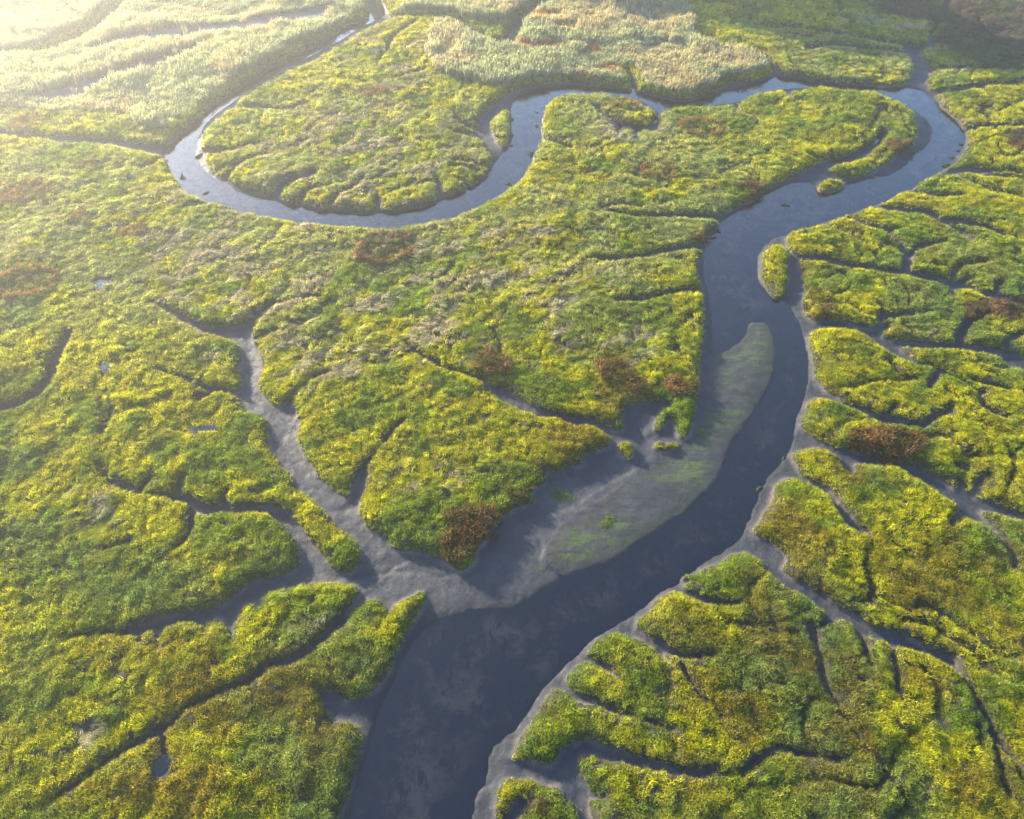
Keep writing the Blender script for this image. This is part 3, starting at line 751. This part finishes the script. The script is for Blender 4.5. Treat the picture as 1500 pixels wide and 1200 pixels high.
def grass_tint(x, y, u, v, n):
    far = sstep(700, 300, v)
    a = fbm(x, y, 6.0, 3, 61); b_ = fbm(x, y, 2.2, 2, 63); c_ = fbm(x, y, 11.0, 3, 65); d_ = fbm(x, y, 3.4, 3, 67)
    m = lambda t, A, B: A * (1 - t[:, None]) + B * t[:, None]
    t = m(sstep(.37, .58, .55 * a + .45 * b_), np.tile(GRN, (len(x), 1)), np.tile(YEL, (len(x), 1)))
    t = m(.65 * sstep(.58, .72, c_), t, np.tile(TEA, (len(x), 1)))
    # reddish-olive plants: most in the near right marsh, spots elsewhere
    near_r = blob(u, v, [(1300, 1000, 380, 300), (330, 1090, 260, 180), (820, 660, 110, 60), (1200, 740, 130, 90), (900, 560, 130, 60)])
    t = m(np.clip(sstep(.60 - .16 * near_r, .72, d_) * (.25 + .45 * near_r), 0, 1), t, np.tile(OLV * 1.15, (len(x), 1)))
    t = m(.7 * blob(u, v, [(330, 300, 620, 260), (820, 260, 360, 200), (1300, 90, 200, 50)]) * sstep(.35, .6, fbm(x, y, 3.5, 2, 79)), t, np.tile(np.array([.29, .31, .10]), (len(x), 1)))
    # dead, wind-combed straw in the middle of the broad marsh
    st = blob(u, v, [(520, 230, 200, 100), (400, 380, 300, 120), (640, 440, 340, 130), (200, 330, 260, 90), (860, 500, 130, 60), (480, 520, 120, 70), (330, 540, 50, 30), (930, 190, 70, 30), (560, 90, 90, 60), (130, 760, 60, 50), (780, 330, 130, 40), (130, 1075, 28, 30), (125, 972, 22, 16), (215, 1040, 20, 14), (15, 1005, 15, 12), (450, 910, 50, 30), (420, 880, 60, 25), (620, 700, 70, 30), (1390, 160, 50, 30)])
    t = m(np.clip(sstep(.50, .62, .6 * fbm((.77 * x + .64 * y) * .28, -.64 * x + .77 * y, .9, 3, 69) + .4 * fbm(x, y, 4.0, 2, 68)) * (.08 + .75 * st), 0, 1), t, np.tile(STR * .8, (len(x), 1)))
    # heather-brown growth, with the far corner's shade painted in as darker tint
    he_shade = sstep(.35, .6, blob(u, v, [(1480, 50, 130, 65), (1500, 10, 260, 40), (1460, 450, 60, 16), (1495, 205, 25, 20)]) * (.7 + .6 * fbm(x, y, 5, 2, 71)))
    t = m(he_shade, t, m(sstep(.4, .65, fbm(x, y, 4, 3, 73)), np.tile(HEA_SHADE, (len(x), 1)), np.tile(np.array([.07, .09, .04]), (len(x), 1))))
    g = (.40 + .75 * RNG.random(len(x)) + .5 * (fbm(x, y, .7, 2, 75) - .35))[:, None]
    return t * g, st, he_shade

def grass_points(x, y, dens=1.0):
    u, v = pixel(x, y)
    d = sample(dM, x, y)
    cr = sample(crev, x, y)
    pn = near(pan, x, y); pd = near(pud_near, x, y)
    tint, st, he_shade = grass_tint(x, y, u, v, len(x))
    sw = sstep(.44, .56, .5 * fbm(x, y, 5.0, 3, 81) + .5 * fbm((.77 * x + .64 * y) * .3, -.64 * x + .77 * y, 1.1, 2, 82)) * np.clip(.12 + st, 0, 1)     # wind-laid share
    bald = sstep(.60, .70, .5 * fbm(x, y, 2.4, 3, 83) + .5 * fbm((.77 * x + .64 * y) * .3, -.64 * x + .77 * y, .8, 2, 84)) * (.3 + .7 * st)
    keep = (d > .10) & (RNG.random(len(x)) > 1.1 * cr) & ~pd & (RNG.random(len(x)) > .7 * sstep(.62, .70, fbm(x, y, .62, 2, 86))) & (RNG.random(len(x)) > .8 * bald)
    keep &= ~pn | (RNG.random(len(x)) < np.where(u > 600, .8, .05))
    hgt = .62 + .75 * fbm(x, y, 2.6, 2, 85) + .35 * (sample(hum, x, y) - .5)
    hgt *= (.45 + .75 * RNG.random(len(x)) ** 1.4 + .55 * (fbm(x, y, .8, 2, 89) - .4)) * 1.2
    hgt *= .86 * (1 - .35 * cr)
    hgt *= np.where(d < .5, .85, 1)
    ax = .55 + .8 * (fbm(x, y, 16, 2, 87) - .5) * 2      # wind direction field
    rz = np.where(RNG.random(len(x)) < .25 + .6 * sw, ax + .35 * RNG.normal(size=len(x)), RNG.random(len(x)) * 6.28)
    flat = RNG.random(len(x)) < sw
    idx = np.where(flat, 5 + RNG.integers(0, 3, len(x)), RNG.integers(0, 5, len(x)))
    # clumps lean with the slope they grow on
    e = .5
    zx = (sample(Z, x + e, y) - sample(Z, x - e, y)) / (2 * e); zy = (sample(Z, x, y + e) - sample(Z, x, y - e)) / (2 * e)
    rot = np.stack([np.clip(zy, -.7, .7) * .55, -np.clip(zx, -.7, .7) * .55, rz], 1)
    s = (.85 + .35 * RNG.random(len(x))) * np.where(d < .45, .78, 1)
    s = s * np.interp(y, [45, 51, 82, 88], [1.0, 1.2, 1.2, 1.5])
    scl = np.stack([s, s, s * hgt], 1)
    zz = sample(Z, x, y) - .03
    return keep, u, v, zz, rot, scl, tint, idx

xs, ys = [], []
for sp, ya, yb in ((.165, 3, 48), (.205, 48, 85), (.265, 85, 154)):
    x, y = jitter(sp, ya, yb); xs.append(x); ys.append(y)
x = np.concatenate(xs); y = np.concatenate(ys)
ok = ~near(bare, x, y) & ~near(reed, x, y) & ~near(islet_mask, x, y)
x, y = x[ok], y[ok]
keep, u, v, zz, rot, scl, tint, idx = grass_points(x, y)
x, y, u, v, zz, rot, scl, tint, idx = x[keep], y[keep], u[keep], v[keep], zz[keep], rot[keep], scl[keep], tint[keep], idx[keep]
PARCELS = [
 ('yellow-green grass of the oval tongue of marsh inside the upper river loop', [(560,15),(470,60),(400,90),(330,140),(285,185),(280,230),(350,285),(470,310),(600,312),(700,275),(740,225),(712,180),(745,137),(640,112),(625,60),(650,40),(600,20)]),
 ('grass of the marsh beyond the river along the top of the picture', [(560,-200),(1390,-200),(1372,30),(1362,60),(1345,70),(1350,100),(1330,128),(1140,112),(1000,145),(760,130),(640,112),(625,60),(650,40),(590,20)]),
 ('heathy grass tinted dark for shade and brown growth in the far corner beyond the river head', [(1390,-200),(1900,-200),(1900,100),(1500,97),(1372,97),(1353,68),(1372,50),(1372,30)]),
 ('sunlit grass right of the bend, cut by parallel narrow cracks', [(1372,97),(1500,97),(1900,100),(1900,460),(1500,440),(1452,423),(1420,408),(1360,398),(1230,381),(1160,366),(1150,345),(1200,320),(1330,270),(1400,235),(1420,200),(1410,170),(1370,128)]),
 ('grass strip between the two creeks right of the finger-shaped islet', [(1160,366),(1230,381),(1360,398),(1420,408),(1452,423),(1500,440),(1900,460),(1900,650),(1500,521),(1400,500),(1300,492),(1240,468),(1180,470),(1165,400)]),
 ('broad grass block right of the algae-streaked mud bar', [(1180,470),(1240,468),(1300,492),(1400,500),(1500,521),(1900,650),(1900,800),(1500,752),(1433,728),(1340,678),(1250,658),(1175,640),(1175,560)]),
 ('pointed grass block between two creeks beside the dark river', [(1175,640),(1250,658),(1340,678),(1433,728),(1500,752),(1900,800),(1900,1300),(1503,1148),(1452,1056),(1400,960),(1220,875),(1135,820),(1090,790),(1120,720)]),
 ('grass of the near right marsh with finger gullies along its bank', [(1090,790),(1135,820),(1220,875),(1400,960),(1452,1056),(1503,1148),(1900,1300),(1900,1500),(700,1500),(735,1100),(830,990),(1000,850)]),
 ('deep yellow grass of the near left marsh below the forked creeks', [(-300,715),(200,717),(280,728),(425,745),(460,810),(560,850),(640,860),(560,1020),(520,1200),(480,1500),(-300,1500)]),
]
left = np.ones(len(x), bool)
for lab, poly in PARCELS + [('grass of the broad middle marsh between the river loop and the branching creek', None)]:
    m = left & (inpoly(u, v, poly) if poly else True)
    left &= ~m
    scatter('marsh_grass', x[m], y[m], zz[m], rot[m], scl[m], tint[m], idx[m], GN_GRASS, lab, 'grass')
print('grass clumps', len(x))

# ------------------------------------------------------------------ reeds
x, y = jitter(.40, 60, 154)
k = near(reed, x, y) & ~near(bare, x, y) & (RNG.random(len(x)) > np.where(pixel(x, y)[0] > 600, .75, .99) * near(pan, x, y))
x, y = x[k], y[k]
u, v = pixel(x, y)
n_ = len(x)
r1 = fbm(x, y, 5, 3, 91); r2 = fbm(x, y, 9, 2, 93)
PALE = np.array([.215, .212, .145]); GRE = np.array([.160, .200, .135]); BRN = np.array([.21, .115, .055])
tt_ = sstep(.42, .62, r1)[:, None]
tint = GRE * (1 - tt_) + PALE * tt_
br = (blob(u, v, [(820, 28, 60, 9), (830, 45, 55, 8), (790, 68, 45, 9), (868, 72, 40, 9), (660, 107, 30, 5), (890, 100, 30, 6), (960, 68, 10, 5)]) * sstep(.42, .56, fbm(x, y, 2.5, 2, 95)))[:, None]
tint = tint * (1 - br) + BRN * br
tint = tint * (.8 + .4 * RNG.random((n_, 1)))
hg = (.72 + .5 * fbm(x, y, 3.5, 3, 97)) * (1 - .45 * sstep(.55, .68, r2))
hg *= np.where(inpoly(u, v, REED_PATCH[0]) | inpoly(u, v, REED_PATCH[1]), .55, 1) * (1 - .35 * br[:, 0])
low = blob(u, v, [(100, 160, 190, 28), (300, 15, 140, 25)])
hg *= 1 - .5 * low
s = .85 + .4 * RNG.random(n_)
scl = np.stack([s, s, s * hg], 1)
rot = np.stack([.07 * RNG.normal(size=n_), .07 * RNG.normal(size=n_), -.4 + .6 * RNG.normal(size=n_)], 1)
idx = RNG.integers(0, 4, n_)
zz = sample(Z, x, y) - .05
BEDS = [('pale reed bed in the hazy corner beyond the dark ditch', REEDS[0]), ('tall cream reeds along the bank of the incoming river', REEDS[1]),
        ('small reed bed at the top between river and inlet', REEDS[2]), ('thin reed fringe at the head of the far creek', REED_PATCH[0] ), ('wide pale reed bed above the river with rusty streaks', None)]
left = np.ones(n_, bool)
for lab, poly in BEDS:
    m = left & (inpoly(u, v, chaikin(np.array(poly, float), 1)) if poly else True)
    left &= ~m
    if m.any(): scatter('reeds', x[m], y[m], zz[m], rot[m], scl[m], tint[m], idx[m], GN_REED, lab, 'reeds')
print('reed clumps', n_)

# ------------------------------------------------------------------ things that grow alone: islets, rusty clumps
def holder(name, loc, label, cat, group):
    e = bpy.data.objects.new(name, None); COL.objects.link(e); e.location = loc; e.empty_display_size = .3
    return tag(e, label, cat, group)

def under(o, root):
    o.parent = root
    o.location = tuple(o.location[i] - root.location[i] for i in range(3))

def soil_part(fmask, root):
    q = quads[fmask]
    used, inv = np.unique(q, return_inverse=True)
    o = mesh_obj('soil', V[used] - np.array(root.location), mat=M_SOIL, loops=inv.reshape(-1), counts=np.full(len(q), 4), smooth=True)
    add_attr(o.data, 'pan', A_pan[used]); o.parent = root

def baked(name, x, y, z, rz, scl, tint, idx, raws, mat, label, cat, group, own=None):
    vs, lp, ct, co, ti = [], [], [], [], []; base = 0
    ox, oy = float(np.mean(x)), float(np.mean(y)); oz = float(np.min(z))
    for k in range(len(x)):
        v_, l_, c_, b_ = raws[idx[k]]
        c0, s0 = math.cos(rz[k]), math.sin(rz[k])
        q = v_ * scl[k]
        q = np.stack([q[:, 0] * c0 - q[:, 1] * s0 + x[k] - ox, q[:, 0] * s0 + q[:, 1] * c0 + y[k] - oy, q[:, 2] + z[k] - oz], 1)
        vs.append(q); lp.append(l_ + base); ct.append(c_); base += len(v_)
        co.append(b_); ti.append(np.tile([*tint[k], 1], (len(v_), 1)))
    o = mesh_obj(name, np.concatenate(vs), mat=mat, loops=np.concatenate(lp), counts=np.concatenate(ct))
    add_attr(o.data, 'blade', np.concatenate(co), 'FLOAT_COLOR'); add_attr(o.data, 'tint', np.concatenate(ti), 'FLOAT_COLOR')
    o.location = (ox, oy, oz)
    return tag(o, label, cat, group)

ISLET_LABEL = {
 'midstream': 'wedge-shaped grass islet in mid-stream at the neck of the upper loop',
 'finger': 'upright finger-shaped grass islet beside the creek mouth on the right bank',
 'point': 'small rounded grass islet off the tip of the long strip inside the bend',
 'hookfoot': 'low bar of bright grass on the mud below the hook-shaped grass',
 'boot': 'boot-shaped grass tuft standing on the mud left of the hook-shaped grass',
 'wedge': 'dark green wedge of grass on the mud right of the big rusty bank',
 'bank': 'small slanting patch of grass on the open mud bar among algae spots',
 'spot1': 'low green spot on the open mud, lower of a close pair', 'spot2': 'low green spot on the open mud, upper of a close pair', 'spot3': 'tiny green spot left of the slanting grass patch on the mud',
 'spot4': 'tiny green spot on bare mud below the rusty bank, upper one', 'spot5': 'low green spot on bare mud nearest the dark water', 'spot6': 'small green spot at the river foot of the hook-shaped grass',
 'outlier': 'tiny grass clump broken off the right bank into the dark river',
 'ringislet': 'ring-shaped grass islet round a mud pool at the bottom edge',
}
for nm, m in ISL.items():
    jj, ii = np.nonzero(m)
    if len(jj) == 0: continue
    sp = .17
    nx_ = max(1, int((ii.max() - ii.min()) * RES / sp) + 1); ny_ = max(1, int((jj.max() - jj.min()) * RES / sp) + 1)
    I, J = np.meshgrid(np.arange(nx_), np.arange(ny_))
    x = gx[ii.min()] + (I.ravel() + RNG.random(I.size)) * sp; y = gy[jj.min()] + (J.ravel() + RNG.random(I.size)) * sp
    k = near(m, x, y); x, y = x[k], y[k]
    keep, u, v, zz, rot, scl, tint, idx = grass_points(x, y)
    kk = keep & (sample(dM, x, y) > .02)
    flat_ = nm in ('wedge', 'bank') or nm.startswith('spot')
    if flat_:
        kk = np.ones(len(x), bool); scl = scl * np.array([1, 1, .75 if nm in ('wedge', 'bank') else .4])
    if flat_: tint = (tint * .2 + TEA * .35 + GRN * .25)
    args = (x[kk], y[kk], zz[kk], rot[kk, 2], scl[kk], tint[kk], idx[kk], GRASS_RAW, M_GRASS_OWN)
    if flat_:
        baked('grass_spot', *args, ISLET_LABEL[nm], 'grass patch', 'green patches on the open mud')
    else:
        root = holder('grass_islet', (float(x[kk].mean()), float(y[kk].mean()), ZW), ISLET_LABEL[nm], 'islet', 'grass islets in mud and water')
        under(baked('grass', *args, None, None, None), root)
        if fisl[nm].any(): soil_part(fisl[nm], root)

RUST_RAW = [blades(rng=np.random.default_rng(300 + i), n=22, R=.22, hmin=.6, hmax=1.05, wmin=.022, wmax=.042, lean=.38, wind=.12, droop=.25, plume=True) for i in range(4)]
RUST = [  # centre x, y and half size in pixels, kind, height, label
 (565,358,38,24,'ring',1.15,'large dark ring of rusty grass just below the river loop'),
 (36,409,42,25,'ring',1.1,'large rusty ring cut by the side edge of the picture'),
 (545,133,24,9,'fill',.9,'rusty clump above the open ring, on the oval tongue'),
 (605,135,19,9,'ring',.9,'small orange ring at the top of the oval tongue, rightmost of three'),
 (567,160,30,14,'open',.75,'thin open ring of rusty grass with green inside on the oval tongue'),
 (465,110,15,6,'ring',.6,'faint little rusty ring near the upper bank of the oval tongue'),
 (510,180,10,6,'fill',.5,'faint brown tuft on the oval tongue below the open ring'),
 (1032,184,31,13,'ring',1.15,'oval rusty ring with long shadow beside the side channel'),
 (963,247,27,12,'ring',1.0,'rusty ring in the grass halfway between side channel and river bank'),
 (1102,272,19,13,'fill',.9,'orange clump on the bank where the slot channel opens'),
 (197,332,23,11,'fill',.8,'brown clump left of the river loop, near the bank'),
 (108,319,22,10,'fill',.7,'faint brown clump between two others at the hazy side'),
 (40,277,42,18,'fill',.8,'wide brown patch at the hazy side edge below the ditch'),
 (122,240,16,8,'fill',.7,'small brown tuft just below the dark ditch'),
 (35,176,26,10,'fill',.8,'brown bush on the ditch bank at the hazy side edge'),
 (155,172,28,5,'fill',.6,'thin rusty streak of grass above the ditch mouth'),
 (1201,440,19,21,'fill',1.0,'upright rusty bush on the corner of the creek mouth below the finger islet'),
 (1302,643,56,22,'band',1.25,'big rusty mound lying along the creek on the right bank'),
 (718,527,26,20,'fill',.95,'brown bush at the head of the creek in the middle marsh'),
 (898,538,24,20,'fill',1.0,'rust-red bush left of its twin above the mud basin'),
 (932,562,13,18,'fill',1.0,'pale rusty bush leaning over the mud basin'),
 (997,562,24,15,'fill',.9,'rusty bush by the river at the edge of the mud basin'),
 (690,758,42,26,'fill',1.15,'big rust-red bank of grass above the creek junction'),
 (672,795,27,22,'fill',1.1,'lower tip of the rust-red bank at the creek junction'),
 (762,718,22,12,'fill',1.0,'pale rusty bush at the end of the rust-red bank'),
 (788,1184,24,17,'fill',.95,'dark rusty bush inside the ring-shaped islet at the bottom edge'),
 (1320,208,20,11,'fill',.9,'orange bush on the strip inside the right-hand bend'),
 (1297,161,32,10,'open',.6,'brown rim of a bare patch near the right-hand bend'),
 (1460,450,52,15,'fill',.7,'dark brown flattened patch near the side edge on the right bank'),
 (908,150,28,11,'fill',.7,'grey-brown bush on the small headland by the side channel'),
 (1493,203,18,15,'fill',.8,'brown bush at the right edge beyond the bend'),
 (1025,341,14,10,'fill',.7,'brownish tuft on the point above the river narrows'),
]
R1 = np.array([.110, .066, .030]); R2 = np.array([.066, .046, .023]); R3 = np.array([.155, .105, .060]); RD_ = np.array([.055, .062, .018])
for q, (cx, cy_, rx, ry, kind, hh, lab) in enumerate(RUST):
    c = ground([(cx, cy_ + ry * .15)], .2)[0]
    d = depth_at(*c)
    wx = rx * d / 1071
    top = ground([(cx, cy_ - ry)], .4)[0]; bot = ground([(cx, cy_ + ry)], .2)[0]
    wy = max(.3, (top[1] - bot[1]) / 2)
    sp = .30 if d < 95 else .36
    nx_, ny_ = int(2.4 * wx / sp) + 1, int(2.4 * wy / sp) + 1
    I, J = np.meshgrid(np.arange(nx_), np.arange(ny_))
    lx = (I.ravel() + RNG.random(I.size)) * sp - 1.2 * wx; ly = (J.ravel() + RNG.random(I.size)) * sp - 1.2 * wy
    r = np.hypot(lx / wx, ly / wy) + .32 * (fbm(lx + 50 * q, ly, max(.9, wx * .6), 2, 5) - .5) * 2
    x, y = c[0] + lx, c[1] + ly
    nz = fbm(x, y, 1.2, 2, 7)
    if kind in ('ring', 'open'):
        rim = np.exp(-((r - .90) / .10) ** 2)
        k = (RNG.random(len(x)) < rim * 1.2) | ((r < .66) & (RNG.random(len(x)) < (.8 if kind == 'ring' else .10)))
        hgt = (.5 + .6 * rim) * hh
        mixr = rim
    else:
        k = (r < 1.0) & (RNG.random(len(x)) < .35 + 1.1 * nz)
        hgt = hh * (.55 + .7 * nz)
        mixr = sstep(.4, .65, nz)
    k &= r < 1.15
    k &= (sample(dM, x, y) > .02) | (RNG.random(len(x)) < .3)
    x, y, hgt, mixr, nz = x[k], y[k], hgt[k], mixr[k], nz[k]
    if len(x) == 0: print('EMPTY', lab); continue
    zz = sample(Z, x, y) - .05
    s = .8 + .4 * RNG.random(len(x))
    scl = np.stack([s, s, s * hgt * .58], 1)
    base = np.where((RNG.random(len(x)) < .5)[:, None], R1, np.where((RNG.random(len(x)) < .6)[:, None], R2, R3))
    inner = np.where((RNG.random(len(x)) < .5)[:, None], RD_, R2 * .7)
    tn = inner * (1 - mixr[:, None]) + base * mixr[:, None]
    tn = tn * (.75 + .5 * RNG.random((len(x), 1)))
    rzz = -.4 + .9 * RNG.normal(size=len(x)); ri = RNG.integers(0, 4, len(x))
    if kind == 'ring' and rx > 22 and (mixr > .3).any() and (mixr <= .3).any():
        root = holder('rusty_grass_ring', (float(c[0]), float(c[1]), float(zz.min())), lab, 'grass ring', 'rusty grass rings')
        for nm_, mm in (('outer_rim', mixr > .3), ('inner_tuft', mixr <= .3)):
            under(baked(nm_, x[mm], y[mm], zz[mm], rzz[mm], scl[mm], tn[mm], ri[mm], RUST_RAW, M_GRASS_OWN, None, None, None), root)
    else:
        baked('rusty_grass_clump', x, y, zz, rzz, scl, tn, ri, RUST_RAW, M_GRASS_OWN, lab, 'grass clump', 'rusty grass clumps')

# ------------------------------------------------------------------ clods and snags at the water's edge
def mat_clod():
    k = NT('clod'); p = k.pos()
    c = k.mix(k.ramp(k.noise(6, 4, .6, p), .4, .6), (.010, .009, .008), (.022, .028, .010))
    b = k.n('ShaderNodeBsdfPrincipled', Roughness=.9); b.inputs['Specular IOR Level'].default_value = .1; k.set(b, 'Base Color', c); k.surf(b.outputs[0]); return k.m
M_CLOD = mat_clod()

def clod(px, py, sx, sy, sz, label, seed):
    c = ground([(px, py)], ZW)[0]
    rg = np.random.default_rng(seed)
    nu, nv = 14, 8
    vs, fs = [], []
    ph = rg.random(6) * 6.28
    for j in range(nv + 1):
        t = math.pi * j / nv
        for i in range(nu):
            a = 2 * math.pi * i / nu
            r = 1 + .22 * math.sin(2 * a + ph[0]) + .16 * math.sin(3 * a + ph[1] + 2 * t) + .1 * math.sin(5 * a + ph[2] + 3 * t) + .08 * rg.normal()
            vs.append((sx * r * math.sin(t) * math.cos(a), sy * r * math.sin(t) * math.sin(a), sz * (.35 + math.cos(t) * (.8 + .12 * math.sin(3 * a + ph[3])))))
    for j in range(nv):
        for i in range(nu):
            fs.append((j * nu + i, (j + 1) * nu + i, (j + 1) * nu + (i + 1) % nu, j * nu + (i + 1) % nu))
    o = mesh_obj('turf_clod', vs, fs, M_CLOD)
    o.location = (c[0], c[1], max(ZW - .05, float(sample(Z, c[:1], c[1:])[0]) - .05)); o.rotation_euler.z = rg.random() * 3
    tag(o, label, 'clod', 'turf clods fallen into the river')

for q, (px, py, sx, sy, lab) in enumerate([
 (749,175,.42,.35,'dark clod at the right flank of the midstream islet, upper of two'), (748,200,.40,.3,'dark clod at the right flank of the midstream islet, lower of two'),
 (735,207,.75,.5,'big dark slumped clod at the foot of the midstream islet'), (749,214,.28,.2,'tiny clod in the water just below the midstream islet'),
 (786,185,.38,.24,'dark clod near the far bank opposite the midstream islet'), (787,165,.24,.16,'tiny clod near the far bank above another opposite the islet'),
 (777,226,.48,.42,'round dark clod against the bank at the neck of the loop'), (745,270,.4,.28,'clod against the bank low on the neck of the loop'),
 (302,283,.45,.25,'clod against the near bank of the hazy river bend'), (292,229,.6,.3,'drowned turf clod at the inner shore of the hazy bend'), (262,203,.5,.25,'clod at the ditch mouth by the reed bank'),
 (1150,301,.55,.2,'small dark clod alone in the wide pool below the bend'), (1051,339,.4,.24,'clod by the point at the river narrows, upper of two'), (1044,349,.38,.2,'clod by the point at the river narrows, lower of two'),
 (1386,243,.7,.4,'long dark slumped clod under the outer bank of the bend'), (1394,231,.4,.26,'small slumped clod under the outer bank of the bend'), (1408,212,.3,.22,'clod at the outer bank midway round the bend'), (1403,221,.32,.2,'low clod between two others on the outer bank of the bend'),
 (1148,671,.3,.12,'thin dark clod at the edge of the dark river below a creek mouth'), (1112,716,.3,.2,'dark clod slumped beside the lit mud shelf of the dark river')]):
    clod(px, py, sx, sy, .08 + .3 * min(sx, sy), lab, 500 + q)

def snag(px, py):
    c = ground([(px, py)], ZW)[0]
    root = holder('driftwood_snag', (float(c[0]), float(c[1]), ZW), 'small dark forked snag sticking out of the bright hazy river bend', 'driftwood', None)
    def limb(name, path, rad):
        vs, fs = [], []; n = 7
        for p, r in zip(path, rad):
            for i in range(n):
                a = 2 * math.pi * i / n
                vs.append((p[0] + r * math.cos(a) * .7, p[1] + r * math.cos(a) * .7, p[2] + r * math.sin(a)))
        for k in range(len(path) - 1):
            for i in range(n):
                fs.append((k * n + i, k * n + (i + 1) % n, (k + 1) * n + (i + 1) % n, (k + 1) * n + i))
        fs.append(tuple(range(n))); fs.append(tuple((len(path) - 1) * n + i for i in range(n)))
        mesh_obj(name, vs, fs, M_CLOD).parent = root
    limb('trunk', [(-.1, -.3, -.1), (0, 0, .08), (-.06, .5, .16), (-.16, 1.0, .22)], [.13, .15, .11, .04])
    limb('branch', [(0, 0, .06), (.3, .0, .14), (.62, -.12, .16)], [.13, .1, .04])
snag(266, 261)

# ------------------------------------------------------------------ haze
def haze():
    z0, z1, e = -3.2, H + 3, E + 30
    v = [(sx * e, sy * e, z) for z in (z0, z1) for sx, sy in ((-1, -1), (1, -1), (1, 1), (-1, 1))]
    f = [(3, 2, 1, 0), (4, 5, 6, 7), (0, 1, 5, 4), (1, 2, 6, 5), (2, 3, 7, 6), (3, 0, 4, 7)]
    k = NT('haze')
    pv = k.n('ShaderNodeVolumePrincipled')
    pv.inputs['Color'].default_value = (.96, .95, .93, 1)
    pv.inputs['Density'].default_value = HAZE_DENSITY
    pv.inputs['Anisotropy'].default_value = HAZE_G
    k.t.links.new(pv.outputs[0], k.out.inputs['Volume'])
    o = mesh_obj('haze', v, f, k.m)
    tag(o, 'warm morning haze over the marsh, thickest towards the sun', 'haze', kind='stuff')
haze()
